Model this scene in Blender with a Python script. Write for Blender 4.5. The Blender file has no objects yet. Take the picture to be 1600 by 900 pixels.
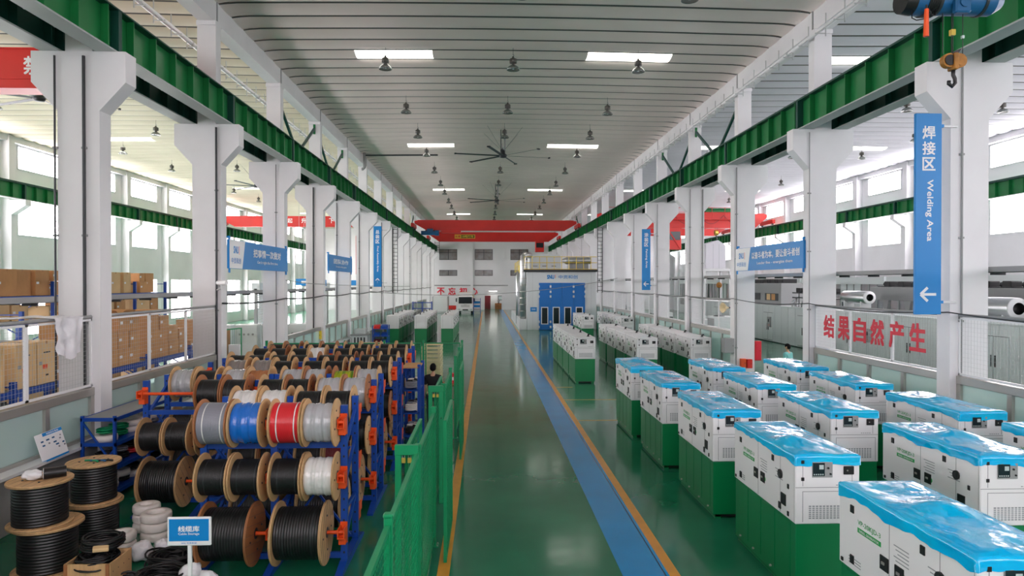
import bpy, bmesh, math, random
from mathutils import Matrix, Vector
random.seed(7)
SC = bpy.context.scene
COL = SC.collection
PI = math.pi

# ------------------------------------------------------------------ camera
F_PX = 1067.0
cam_d = bpy.data.cameras.new('camera')
cam_d.sensor_width = 36.0
cam_d.lens = 36.0 * F_PX / 1600.0
cam_d.clip_end = 400
cam = bpy.data.objects.new('camera', cam_d)
COL.objects.link(cam)
cam.location = (0, 0, 4.0)
cam.rotation_euler = (PI / 2 - math.atan(8 / F_PX), 0, -math.atan(40 / F_PX))
SC.camera = cam

# ------------------------------------------------------------------ light and exposure
WINDOW_E = 10.5        # radiance of the daylight behind the frosted windows
FILL_E = 5.0           # glow of the added fill panes behind the camera
SKYLIGHT_E = 3.5      # radiance of the translucent roof sheets
w = bpy.data.worlds.new('sky')
SC.world = w
w.use_nodes = True
w.node_tree.nodes['Background'].inputs[0].default_value = (0.9, 0.95, 1.0, 1)
w.node_tree.nodes['Background'].inputs[1].default_value = 1.0
SC.view_settings.view_transform = 'Standard'
SC.view_settings.look = 'None'
SC.view_settings.exposure = 0.45
SC.view_settings.gamma = 1.0
SC.view_settings.use_curve_mapping = False
SC.cycles.max_bounces = 8
SC.cycles.diffuse_bounces = 5
SC.cycles.glossy_bounces = 3
SC.cycles.transparent_max_bounces = 12
SC.cycles.sample_clamp_indirect = 6.0
SC.cycles.caustics_reflective = False
SC.cycles.caustics_refractive = False
SC.cycles.use_denoising = True

# ------------------------------------------------------------------ materials
def lin(c):
    return tuple(((x / 255) / 12.92 if x / 255 <= 0.04045 else ((x / 255 + 0.055) / 1.055) ** 2.4) for x in c) + (1.0,)

def mat(name, rgb, rough=0.5, metal=0.0, var=0.0, vscale=4.0, bump=0.0, bscale=20.0, spec=0.5, coat=0.0, stretch=None, rgb2=None):
    m = bpy.data.materials.new(name)
    m.use_nodes = True
    nt = m.node_tree
    b = nt.nodes['Principled BSDF']
    b.inputs['Base Color'].default_value = lin(rgb)
    b.inputs['Roughness'].default_value = rough
    b.inputs['Metallic'].default_value = metal
    b.inputs['Specular IOR Level'].default_value = spec
    b.inputs['Coat Weight'].default_value = coat
    if var or bump or rgb2:
        tc = nt.nodes.new('ShaderNodeTexCoord')
        mp = nt.nodes.new('ShaderNodeMapping')
        nt.links.new(tc.outputs['Object'], mp.inputs[0])
        if stretch: mp.inputs['Scale'].default_value = stretch
        if var or rgb2:
            n = nt.nodes.new('ShaderNodeTexNoise')
            n.inputs['Scale'].default_value = vscale
            n.inputs['Detail'].default_value = 4
            nt.links.new(mp.outputs[0], n.inputs['Vector'])
            r = nt.nodes.new('ShaderNodeValToRGB')
            a = lin(rgb)
            if rgb2: c2 = lin(rgb2)
            else: c2 = tuple(x * (1 - var) for x in a[:3]) + (1,)
            r.color_ramp.elements[0].position = 0.35
            r.color_ramp.elements[1].position = 0.65
            r.color_ramp.elements[0].color = c2
            r.color_ramp.elements[1].color = a
            nt.links.new(n.outputs['Fac'], r.inputs[0])
            nt.links.new(r.outputs[0], b.inputs['Base Color'])
        if bump:
            n2 = nt.nodes.new('ShaderNodeTexNoise')
            n2.inputs['Scale'].default_value = bscale
            n2.inputs['Detail'].default_value = 3
            nt.links.new(mp.outputs[0], n2.inputs['Vector'])
            bp = nt.nodes.new('ShaderNodeBump')
            bp.inputs['Strength'].default_value = bump
            bp.inputs['Distance'].default_value = 0.02
            nt.links.new(n2.outputs['Fac'], bp.inputs['Height'])
            nt.links.new(bp.outputs[0], b.inputs['Normal'])
    return m

def emis(name, rgb, e):
    m = bpy.data.materials.new(name)
    m.use_nodes = True
    b = m.node_tree.nodes['Principled BSDF']
    b.inputs['Base Color'].default_value = lin(rgb)
    b.inputs['Emission Color'].default_value = lin(rgb)
    b.inputs['Emission Strength'].default_value = e
    b.inputs['Roughness'].default_value = 0.3
    return m

def glassy(name, tint, body, fac):
    m = bpy.data.materials.new(name)
    m.use_nodes = True
    nt = m.node_tree
    b = nt.nodes['Principled BSDF']
    b.inputs['Base Color'].default_value = lin(body)
    b.inputs['Roughness'].default_value = 0.12
    t = nt.nodes.new('ShaderNodeBsdfTransparent')
    t.inputs[0].default_value = lin(tint)
    mx = nt.nodes.new('ShaderNodeMixShader')
    mx.inputs[0].default_value = fac
    nt.links.new(t.outputs[0], mx.inputs[1])
    nt.links.new(b.outputs[0], mx.inputs[2])
    nt.links.new(mx.outputs[0], nt.nodes['Material Output'].inputs[0])
    return m

M = {}
M['white_paint'] = mat('white_paint', (232, 232, 234), 0.55, var=0.06, vscale=0.8, bump=0.05, bscale=6)
M['wall'] = mat('wall_paint', (230, 230, 232), 0.6, var=0.05, vscale=0.5)
M['roof_main'] = mat('roof_concrete', (252, 238, 231), 0.7, var=0.10, vscale=0.35, stretch=(0.5, 0.5, 1))
M['roof_warm_light'] = mat('roof_warm_light', (214, 205, 182), 0.7, var=0.08, vscale=0.4)  # warm light on the carton hall roof, put into its colour
M['roof_cool'] = mat('roof_cool', (232, 230, 238), 0.7, var=0.06, vscale=0.4)  # cool light on the coating hall roof put into its colour; tank reuses it
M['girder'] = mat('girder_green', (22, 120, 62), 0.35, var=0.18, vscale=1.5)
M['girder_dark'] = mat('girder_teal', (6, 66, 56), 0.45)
M['flange'] = mat('flange_grey', (170, 176, 174), 0.5)
M['black'] = mat('black_rubber', (18, 19, 21), 0.45)
M['dark'] = mat('dark_steel', (52, 55, 58), 0.4, metal=0.3)
M['grey'] = mat('grey_paint', (150, 152, 152), 0.5)
M['steel'] = mat('stainless_steel', (176, 174, 168), 0.3, metal=0.45)
M['galv'] = mat('galvanised_pipe', (190, 192, 192), 0.35, metal=0.5)
M['white_metal'] = mat('white_powder_coat', (235, 236, 237), 0.35)
M['window_frame'] = mat('window_frame', (225, 228, 230), 0.4)
M['pane'] = emis('daylit_frosted_glass', (255, 247, 251), WINDOW_E)
M['pane_fill'] = emis('fill_light_pane', (255, 245, 251), FILL_E)
M['skylight'] = emis('daylit_roof_sheet', (255, 250, 240), SKYLIGHT_E)
M['grey_glass'] = mat('dim_window_glass', (138, 138, 138), 0.15, var=0.25, vscale=1.2, rgb2=(120, 112, 108))
M['mint_glass'] = glassy('mint_glass', (220, 240, 236), (222, 242, 238), 0.62)
M['blue_rack'] = mat('rack_blue', (12, 70, 165), 0.38, var=0.12, vscale=3)
M['orange'] = mat('bracket_orange', (236, 84, 26), 0.42, var=0.1, vscale=6)
M['wood'] = mat('plywood', (214, 172, 122), 0.65, var=0.25, vscale=2.5, stretch=(6, 1, 1))
M['wood_brown'] = mat('brown_plywood', (178, 116, 72), 0.65, var=0.3, vscale=2.5, stretch=(6, 1, 1))
M['wood_pale'] = mat('pale_timber', (232, 214, 172), 0.65, var=0.12, vscale=3, stretch=(1, 1, 6))
M['fence'] = mat('fence_green', (0, 138, 86), 0.38, var=0.08, vscale=2)
M['gen_green'] = mat('tank_green', (0, 126, 72), 0.36, var=0.1, vscale=1.2)
M['gen_white'] = mat('canopy_white', (234, 234, 235), 0.3)
M['seam'] = mat('seam_shadow_gap', (120, 122, 124), 0.6)
M['logo_green'] = mat('print_green', (30, 160, 80), 0.5)
M['print_grey'] = mat('print_grey', (150, 155, 158), 0.5)
M['yellow'] = mat('line_yellow', (226, 158, 44), 0.3, var=0.15, vscale=3)
M['rail_yellow'] = mat('rail_yellow', (235, 205, 60), 0.4)
M['brass'] = mat('brass', (228, 196, 96), 0.3, metal=0.7)
M['sign_blue'] = mat('sign_blue', (8, 132, 206), 0.4)
M['sign_white'] = mat('sign_white', (238, 240, 242), 0.5)
M['red_paint'] = mat('crane_red', (216, 40, 32), 0.4, var=0.1, vscale=0.8)
M['red_sign'] = mat('letter_red', (222, 32, 58), 0.5)
M['carton'] = mat('carton', (202, 152, 100), 0.75, var=0.1, vscale=3)
M['carton_pale'] = mat('pale_carton', (224, 190, 140), 0.75, var=0.08, vscale=3)
M['tape'] = mat('packing_tape', (180, 128, 74), 0.3)
M['cable_black'] = mat('black_cable', (20, 21, 23), 0.4)
M['cable_grey'] = mat('grey_cable', (136, 138, 148), 0.4)
M['wrap_silver'] = mat('clear_film_silver', (172, 174, 178), 0.22, bump=0.5, bscale=14, coat=0.6)
M['wrap_white'] = mat('clear_film_white', (222, 222, 220), 0.22, bump=0.5, bscale=14, coat=0.6)
M['wrap_blue'] = mat('blue_film_wrap', (16, 104, 200), 0.2, bump=0.6, bscale=16, coat=0.7)
M['wrap_red'] = mat('red_cable', (214, 36, 48), 0.3, coat=0.4)
M['wrap_yellow'] = mat('yellow_green_cable', (196, 196, 30), 0.4, rgb2=(70, 130, 40), vscale=9, stretch=(4, .3, .3))
M['wrap_brown'] = mat('brown_paper_wrap', (172, 112, 70), 0.7)
M['wrap_taupe'] = mat('taupe_film_wrap', (132, 124, 120), 0.3, bump=0.4, bscale=14, coat=0.5)
M['wrap_wine'] = mat('wine_red_cable', (120, 20, 36), 0.4)
M['coil_white'] = mat('white_coil', (226, 220, 214), 0.5, bump=0.2, bscale=30)
M['plastic_bag'] = mat('white_plastic_bag', (228, 228, 232), 0.3, bump=0.7, bscale=10)
M['film'] = mat('blue_stretch_film', (0, 196, 244), 0.11, bump=0.5, bscale=5, spec=0.7, coat=0.3, rgb2=(0, 176, 236), vscale=1.6)
M['screen'] = mat('dark_display', (28, 40, 46), 0.15)
M['lcd'] = mat('pale_display', (190, 205, 205), 0.2)
M['hoist_blue'] = mat('hoist_blue', (28, 96, 146), 0.4, var=0.2, vscale=3)
M['hook_brass'] = mat('hook_ochre', (176, 118, 40), 0.5, var=0.4, vscale=8)
M['door_blue'] = mat('booth_door_blue', (0, 112, 196), 0.4)
M['booth_white'] = mat('booth_panel', (224, 228, 230), 0.45)
M['skin'] = mat('skin', (206, 160, 132), 0.55)
M['hair'] = mat('black_hair', (12, 10, 11), 0.75, spec=0.2)
M['shirt_black'] = mat('black_cotton', (20, 22, 26), 0.8)
M['shirt_teal'] = mat('teal_cotton', (120, 190, 186), 0.8)
M['trousers'] = mat('navy_trousers', (28, 32, 46), 0.8)
M['machine'] = mat('machine_grey_white', (214, 220, 220), 0.4)
M['wine_door'] = mat('dark_red_door', (110, 20, 32), 0.4)
M['alu'] = mat('brushed_aluminium', (206, 208, 210), 0.3, metal=0.85)
M['lamp_metal'] = mat('lamp_housing', (98, 96, 92), 0.35, metal=0.6)
M['reflector'] = mat('lamp_reflector', (150, 154, 152), 0.2, metal=0.8)
M['concrete_grey'] = mat('concrete_plinth', (168, 168, 166), 0.7, var=0.15)

# ------------------------------------------------------------------ mesh builder
_text_cache = {}
def text_geo(s, bold=0.0):
    k = (s, bold)
    if k not in _text_cache:
        c = bpy.data.curves.new('text_source', 'FONT')
        c.body = s
        c.size = 1.0
        c.resolution_u = 2
        c.offset = bold
        o = bpy.data.objects.new('text_source', c)
        COL.objects.link(o)
        bpy.context.view_layer.update()
        me = bpy.data.meshes.new_from_object(o.evaluated_get(bpy.context.evaluated_depsgraph_get()))
        vs = [tuple(v.co) for v in me.vertices]
        fs = [tuple(p.vertices) for p in me.polygons]
        bpy.data.objects.remove(o)
        bpy.data.meshes.remove(me)
        bpy.data.curves.remove(c)
        x0 = min(v[0] for v in vs); x1 = max(v[0] for v in vs)
        y0 = min(v[1] for v in vs); y1 = max(v[1] for v in vs)
        cx, cy = (x0 + x1) / 2, (y0 + y1) / 2
        _text_cache[k] = ([(a - cx, b - cy) for a, b, _ in vs], fs, x1 - x0, y1 - y0)
    return _text_cache[k]

class MB:
    def __init__(s):
        s.v = []; s.f = []; s.m = []; s.sm = []; s.mats = []; s.X = None
    def mi(s, m):
        m = M[m] if isinstance(m, str) else m
        if m not in s.mats: s.mats.append(m)
        return s.mats.index(m)
    def add(s, vs, fs, m, smooth=False):
        o = len(s.v); k = s.mi(m)
        if s.X is not None: vs = [tuple(s.X @ Vector(p)) for p in vs]
        s.v += [tuple(p) for p in vs]
        for f in fs:
            s.f.append(tuple(i + o for i in f)); s.m.append(k); s.sm.append(smooth)
        return s
    def box(s, x0, x1, y0, y1, z0, z1, m, bev=0.0):
        if bev <= 0:
            vs = [(x, y, z) for z in (z0, z1) for y in (y0, y1) for x in (x0, x1)]
            return s.add(vs, [(0, 2, 3, 1), (4, 5, 7, 6), (0, 1, 5, 4), (2, 6, 7, 3), (0, 4, 6, 2), (1, 3, 7, 5)], m)
        vs = []; idx = {}
        for cx in (0, 1):
            for cy in (0, 1):
                for cz in (0, 1):
                    x = (x0, x1)[cx]; y = (y0, y1)[cy]; z = (z0, z1)[cz]
                    xi = x + (bev, -bev)[cx]; yi = y + (bev, -bev)[cy]; zi = z + (bev, -bev)[cz]
                    idx[cx, cy, cz] = len(vs)
                    vs += [(x, yi, zi), (xi, y, zi), (xi, yi, z)]
        fs = []
        for a in (0, 1):
            fs.append([idx[a, 0, 0], idx[a, 1, 0], idx[a, 1, 1], idx[a, 0, 1]])
            fs.append([idx[0, a, 0] + 1, idx[1, a, 0] + 1, idx[1, a, 1] + 1, idx[0, a, 1] + 1])
            fs.append([idx[0, 0, a] + 2, idx[1, 0, a] + 2, idx[1, 1, a] + 2, idx[0, 1, a] + 2])
            for b in (0, 1):
                fs.append([idx[a, b, 0], idx[a, b, 1], idx[a, b, 1] + 1, idx[a, b, 0] + 1])
                fs.append([idx[a, 0, b], idx[a, 1, b], idx[a, 1, b] + 2, idx[a, 0, b] + 2])
                fs.append([idx[0, a, b] + 1, idx[1, a, b] + 1, idx[1, a, b] + 2, idx[0, a, b] + 2])
                for c in (0, 1):
                    i = idx[a, b, c]; fs.append([i, i + 1, i + 2])
        return s.add(vs, fs, m)
    def prism(s, poly, axis, a, b, m):
        n = len(poly)
        def P(u, v, t):
            return {'x': (t, u, v), 'y': (u, t, v), 'z': (u, v, t)}[axis]
        vs = [P(u, v, a) for u, v in poly] + [P(u, v, b) for u, v in poly]
        fs = [tuple(range(n))[::-1], tuple(range(n, 2 * n))] + [(i, (i + 1) % n, n + (i + 1) % n, n + i) for i in range(n)]
        return s.add(vs, fs, m)
    def cyl(s, p0, p1, r, m, n=12, r1=None, caps=True, smooth=True):
        p0 = Vector(p0); p1 = Vector(p1); r1 = r if r1 is None else r1
        d = (p1 - p0).normalized()
        u = d.orthogonal().normalized(); w_ = d.cross(u)
        vs = []
        for p, rr in ((p0, r), (p1, r1)):
            for i in range(n):
                t = 2 * PI * i / n
                vs.append(p + (u * math.cos(t) + w_ * math.sin(t)) * rr)
        s.add(vs, [(i, (i + 1) % n, n + (i + 1) % n, n + i) for i in range(n)], m, smooth)
        if caps:
            s.add(vs[:n], [tuple(range(n))[::-1]], m); s.add(vs[n:], [tuple(range(n))], m)
        return s
    def bar(s, p0, p1, w_, h, m):
        """rectangular bar between two points, w_ across and h tall"""
        p0 = Vector(p0); p1 = Vector(p1); d = (p1 - p0).normalized()
        up = Vector((0, 0, 1)) if abs(d.z) < 0.95 else Vector((0, 1, 0))
        a = d.cross(up).normalized() * (w_ / 2); b = a.cross(d).normalized() * (h / 2)
        vs = [p + sa * a + sb * b for p in (p0, p1) for sa, sb in ((-1, -1), (1, -1), (1, 1), (-1, 1))]
        return s.add(vs, [(3, 2, 1, 0), (4, 5, 6, 7), (0, 1, 5, 4), (1, 2, 6, 5), (2, 3, 7, 6), (3, 0, 4, 7)], m)
    def tube(s, pts, r, m, n=8, closed=False):
        pts = [Vector(p) for p in pts]
        N = len(pts); vs = []; u = None
        for i, p in enumerate(pts):
            if closed: d = pts[(i + 1) % N] - pts[i - 1]
            else: d = pts[min(i + 1, N - 1)] - pts[max(i - 1, 0)]
            d.normalize()
            if u is None: u = d.orthogonal().normalized()
            else:
                u = u - d * u.dot(d); u.normalize()
            w_ = d.cross(u)
            for k in range(n):
                t = 2 * PI * k / n
                vs.append(p + (u * math.cos(t) + w_ * math.sin(t)) * r)
        fs = []
        for i in range(N if closed else N - 1):
            j = (i + 1) % N
            for k in range(n):
                fs.append((i * n + k, i * n + (k + 1) % n, j * n + (k + 1) % n, j * n + k))
        if not closed: fs += [tuple(range(n))[::-1], tuple(range((N - 1) * n, N * n))]
        return s.add(vs, fs, m, True)
    def lathe(s, prof, axis, m, n=24, closed=False, o=(0, 0, 0), smooth=True):
        """prof: list of (radius, position along axis)"""
        vs = []; P = len(prof)
        for r, t in prof:
            for k in range(n):
                a = 2 * PI * k / n; c = r * math.cos(a); d = r * math.sin(a)
                p = {'x': (t, c, d), 'y': (c, t, d), 'z': (c, d, t)}[axis]
                vs.append((p[0] + o[0], p[1] + o[1], p[2] + o[2]))
        fs = []
        for i in range(P if closed else P - 1):
            j = (i + 1) % P
            for k in range(n):
                fs.append((i * n + k, i * n + (k + 1) % n, j * n + (k + 1) % n, j * n + k))
        return s.add(vs, fs, m, smooth)
    def text(s, t, size, m, mtx, bold=0.0, fit=None):
        """t centred on mtx's origin, in its xy plane; size = height of the letters' em; fit = (w,h) stretches to that"""
        vs, fs, w_, h = text_geo(t)
        sx = sy = size
        if fit: sx, sy = fit[0] / w_, fit[1] / h
        for k, (ox, oy) in enumerate(((0, 0),) if not bold else ((-1, -1), (1, -1), (-1, 1), (1, 1))):
            s.add([tuple(mtx @ Vector(((a + ox * bold) * sx, (b + oy * bold) * sy, .0004 * k))) for a, b in vs], fs, m)
        return s
    def grid(s, fn, nu, nv, m, smooth=True):
        vs = [fn(i / nu, j / nv) for j in range(nv + 1) for i in range(nu + 1)]
        fs = [(j * (nu + 1) + i, j * (nu + 1) + i + 1, (j + 1) * (nu + 1) + i + 1, (j + 1) * (nu + 1) + i) for j in range(nv) for i in range(nu)]
        return s.add(vs, fs, m, smooth)
    def build(s, name, parent=None, loc=None, recalc=True):
        me = bpy.data.meshes.new(name)
        me.from_pydata(s.v, [], s.f)
        for m in s.mats: me.materials.append(m)
        me.polygons.foreach_set('material_index', s.m)
        me.polygons.foreach_set('use_smooth', s.sm)
        if recalc:
            bm = bmesh.new(); bm.from_mesh(me)
            bmesh.ops.recalc_face_normals(bm, faces=bm.faces)
            bm.to_mesh(me); bm.free()
        me.update()
        o = bpy.data.objects.new(name, me)
        COL.objects.link(o)
        if parent is not None: o.parent = parent
        if loc: o.location = loc
        return o

def tag(o, label=None, cat=None, group=None, kind=None):
    if label: o['label'] = label
    if cat: o['category'] = cat
    if group: o['group'] = group
    if kind: o['kind'] = kind
    return o

def thing(name, label, cat, loc=(0, 0, 0), rz=0.0, group=None, kind=None):
    o = bpy.data.objects.new(name, None)
    o.empty_display_size = 0.1
    COL.objects.link(o)
    o.location = loc
    o.rotation_euler = (0, 0, rz)
    return tag(o, label, cat, group, kind)

def dup(root, loc, rz=None, label=None, group=None):
    def cp(o, parent):
        c = o.copy(); COL.objects.link(c)
        if parent is not None: c.parent = parent
        for ch in kids.get(o.name, []): cp(ch, c)
        return c
    kids = {}
    stack = [root]
    while stack:
        o = stack.pop()
        kids[o.name] = list(o.children)
        stack += kids[o.name]
    r = cp(root, None)
    r.location = loc
    if rz is not None: r.rotation_euler = (0, 0, rz)
    if label: r['label'] = label
    if group: r['group'] = group
    return r

ORD = ['first', 'second', 'third', 'fourth', 'fifth', 'sixth', 'seventh', 'eighth', 'ninth', 'tenth', 'eleventh', 'twelfth',
       'thirteenth', 'fourteenth', 'fifteenth', 'sixteenth', 'seventeenth', 'eighteenth', 'nineteenth', 'twentieth']
FACE_CAM = Matrix.Rotation(PI / 2, 4, 'X')             # text plane facing -Y, reading along +X
def at(x, y, z, R): return Matrix.Translation((x, y, z)) @ R
FACE_PX = Matrix.Rotation(PI / 2, 4, 'Z') @ FACE_CAM   # facing +X, reading along +Y
FACE_NX = Matrix.Rotation(-PI / 2, 4, 'Z') @ FACE_CAM  # facing -X, reading along -Y
# ================================================================== SETTING
Y_BACK, Y_END = -6.0, 101.5
XL, XR = -26.2, 28.1            # inner faces of the outer walls
CXL, CXR = -7.92, 9.86          # centre lines of the two column rows
NCOL = 15
COLY = [13.6 + 6.08 * i for i in range(-2, NCOL)]   # front faces of the columns
ROOF = 12.0

# floor --------------------------------------------------------------
def floor_material():
    m = bpy.data.materials.new('green_epoxy_floor')
    m.use_nodes = True
    nt = m.node_tree
    b = nt.nodes['Principled BSDF']
    tc = nt.nodes.new('ShaderNodeTexCoord')
    n1 = nt.nodes.new('ShaderNodeTexNoise'); n1.inputs['Scale'].default_value = 0.5; n1.inputs['Detail'].default_value = 5
    nt.links.new(tc.outputs['Object'], n1.inputs['Vector'])
    r = nt.nodes.new('ShaderNodeValToRGB')
    r.color_ramp.elements[0].position = 0.3; r.color_ramp.elements[1].position = 0.7
    r.color_ramp.elements[0].color = lin((25, 106, 76)); r.color_ramp.elements[1].color = lin((36, 124, 90))
    nt.links.new(n1.outputs['Fac'], r.inputs[0])
    nt.links.new(r.outputs[0], b.inputs['Base Color'])
    n3 = nt.nodes.new('ShaderNodeTexNoise'); n3.inputs['Scale'].default_value = 1.4; n3.inputs['Detail'].default_value = 6
    nt.links.new(tc.outputs['Object'], n3.inputs['Vector'])
    rr = nt.nodes.new('ShaderNodeMapRange')
    rr.inputs['To Min'].default_value = 0.06; rr.inputs['To Max'].default_value = 0.2
    nt.links.new(n3.outputs['Fac'], rr.inputs['Value'])
    nt.links.new(rr.outputs[0], b.inputs['Roughness'])
    n2 = nt.nodes.new('ShaderNodeTexNoise'); n2.inputs['Scale'].default_value = 1.8; n2.inputs['Detail'].default_value = 3
    nt.links.new(tc.outputs['Object'], n2.inputs['Vector'])
    bp = nt.nodes.new('ShaderNodeBump'); bp.inputs['Strength'].default_value = 0.12; bp.inputs['Distance'].default_value = 0.02
    nt.links.new(n2.outputs['Fac'], bp.inputs['Height'])
    nt.links.new(bp.outputs[0], b.inputs['Normal'])
    b.inputs['Specular IOR Level'].default_value = 0.38
    return m
M['floor'] = floor_material()
M['stripe_blue'] = mat('stripe_blue', (0, 146, 212), 0.2, var=0.12, vscale=1.0)
fl = MB()
fl.box(XL - 0.3, XR + 0.3, Y_BACK, Y_END + 3.2, -0.3, 0.0, 'floor')
fl = tag(fl.build('floor'), 'glossy green epoxy workshop floor', 'floor', kind='structure')
st = MB()
st.box(1.86, 2.50, -2, 101.4, 0.0, 0.004, 'stripe_blue')
st.box(2.44, 2.455, -2, 60, 0.004, 0.005, 'black')
tag(st.build('trim_1'), 'blue walkway stripe painted along the aisle floor', 'floor stripe', kind='structure')
st = MB(); st.box(2.50, 2.65, -2, 101.4, 0.0, 0.004, 'yellow')
tag(st.build('trim_2'), 'yellow line painted beside the blue walkway stripe', 'floor line', kind='structure')
st = MB(); st.box(-0.68, -0.51, -2, 95, 0.0, 0.004, 'yellow')
tag(st.build('trim_3'), 'yellow line painted along the green fence', 'floor line', kind='structure')
for k, (yy, a, b) in enumerate(((23.2, 2.65, 8.5), (19.7, 2.65, 3.9), (26.0, 2.65, 3.3))):
    st = MB(); st.box(a, b, yy, yy + 0.07, 0.0, 0.004, 'yellow')
    tag(st.build('trim_%d' % (k + 4)), 'thin yellow bay line across the floor, ' + ('before the bare generators', 'beside the far film-covered generators', 'under the first bare generator')[k], 'floor line', kind='structure')

M['joint_shade'] = mat('roof_joint_and_shade', (104, 103, 100), 0.8)  # joint strip colour, also the shade painted along the shell edges
# ceilings: saddle shaped concrete roof shells, 1 m wide, laid across each bay
def roof(x0, x1, m, name, label, skys):
    b = MB(); sk = MB()
    TS = [.025, .035, .07, .14, .25, .38, .5, .62, .75, .86, .93, .965, .975]; seg = len(TS) - 1
    y = Y_BACK
    k = 0
    while y < Y_END + 0.5:
        def zc(x, t):
            e = min(x - x0, x1 - x) / 0.9
            drop = 0.0 if e >= 1 else 0.10 * (1 - e) ** 2; amp = 1.0 if e >= 1.3 else .22 + .78 * math.sin(PI / 2 * max(0, e) / 1.3)
            mid = 0.10 * (1 - abs(2 * (x - x0) / (x1 - x0) - 1) ** 2)
            return ROOF + 0.13 + mid - amp * 0.17 * math.sin(PI * t) ** 0.55 - drop
        xs = [x0, x0 + .12, x0 + .3, x0 + .55, x0 + .9] + [x0 + .9 + (x1 - x0 - 1.8) * i / 14 for i in range(1, 14)] + [x1 - .9, x1 - .55, x1 - .3, x1 - .12, x1]
        ranges = [s for s in skys if abs(s[0] - (y + 0.5)) < 0.5]
        cuts = sorted(set(xs + [v for s in ranges for v in s[1:]]))
        for xa, xb in zip(cuts[:-1], cuts[1:]):
            lit = any(s[1] - 1e-4 <= xa and xb <= s[2] + 1e-4 for s in ranges)
            vs = []
            for i in range(seg + 1):
                t = TS[i]
                vs += [(xa, y + t, zc(xa, t)), (xb, y + t, zc(xb, t))]
            q = [(2 * i, 2 * i + 1, 2 * i + 3, 2 * i + 2) for i in range(seg)]
            b.add(vs, q[2:], 'skylight' if lit else m, True); b.add(vs, q[:2], 'joint_shade', True)  # groove shade between shells painted dark on each near flank
        b.box(x0, x1, y - .03, y + .03, ROOF + .26, ROOF + .3, 'joint_shade')
        y += 1.0; k += 1
    b.box(x0, x1, Y_BACK, Y_END + 0.5, ROOF + 0.42, ROOF + 0.5, m)
    return tag(b.build(name, recalc=False), label, 'ceiling', kind='structure')
SKY_Y = [24.6, 40.2, 59.8, 80.2]
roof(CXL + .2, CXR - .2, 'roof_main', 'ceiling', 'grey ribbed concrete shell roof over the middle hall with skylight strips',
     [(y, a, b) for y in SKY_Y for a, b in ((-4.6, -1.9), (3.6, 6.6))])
roof(XL, CXL - .2, 'roof_warm_light', 'ceiling', 'ribbed roof over the hall with the carton racks, warm light in its colour',
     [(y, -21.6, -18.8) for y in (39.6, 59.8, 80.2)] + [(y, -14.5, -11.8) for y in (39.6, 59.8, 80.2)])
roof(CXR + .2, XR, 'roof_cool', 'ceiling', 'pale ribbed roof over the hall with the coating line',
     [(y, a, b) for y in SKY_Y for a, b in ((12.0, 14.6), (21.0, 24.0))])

# outer walls with window openings -----------------------------------
WIN_ROWS = [(1.0, 4.3), (6.65, 8.85), (10.35, 11.65)]
win_n = [0]
def window_master(wid, z0, z1, nv, nh, pm='pane'):
    t = MB(); h = z1 - z0
    fr = 0.05
    t.box(-.06, .06, 0, wid, 0, fr, 'window_frame'); t.box(-.06, .06, 0, wid, h - fr, h, 'window_frame')
    t.box(-.06, .06, 0, fr, fr, h - fr, 'window_frame'); t.box(-.06, .06, wid - fr, wid, fr, h - fr, 'window_frame')
    for i in range(1, nv): t.box(-.025, .025, wid * i / nv - .02, wid * i / nv + .02, fr, h - fr, 'window_frame')
    for i in range(1, nh): t.box(-.025, .025, fr, wid - fr, h * i / nh - .02, h * i / nh + .02, 'window_frame')
    o = t.build('window_1')
    p = MB(); p.box(-.008, .008, fr, wid - fr, fr, h - fr, pm)
    p.build('pane', o)
    return o
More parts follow.
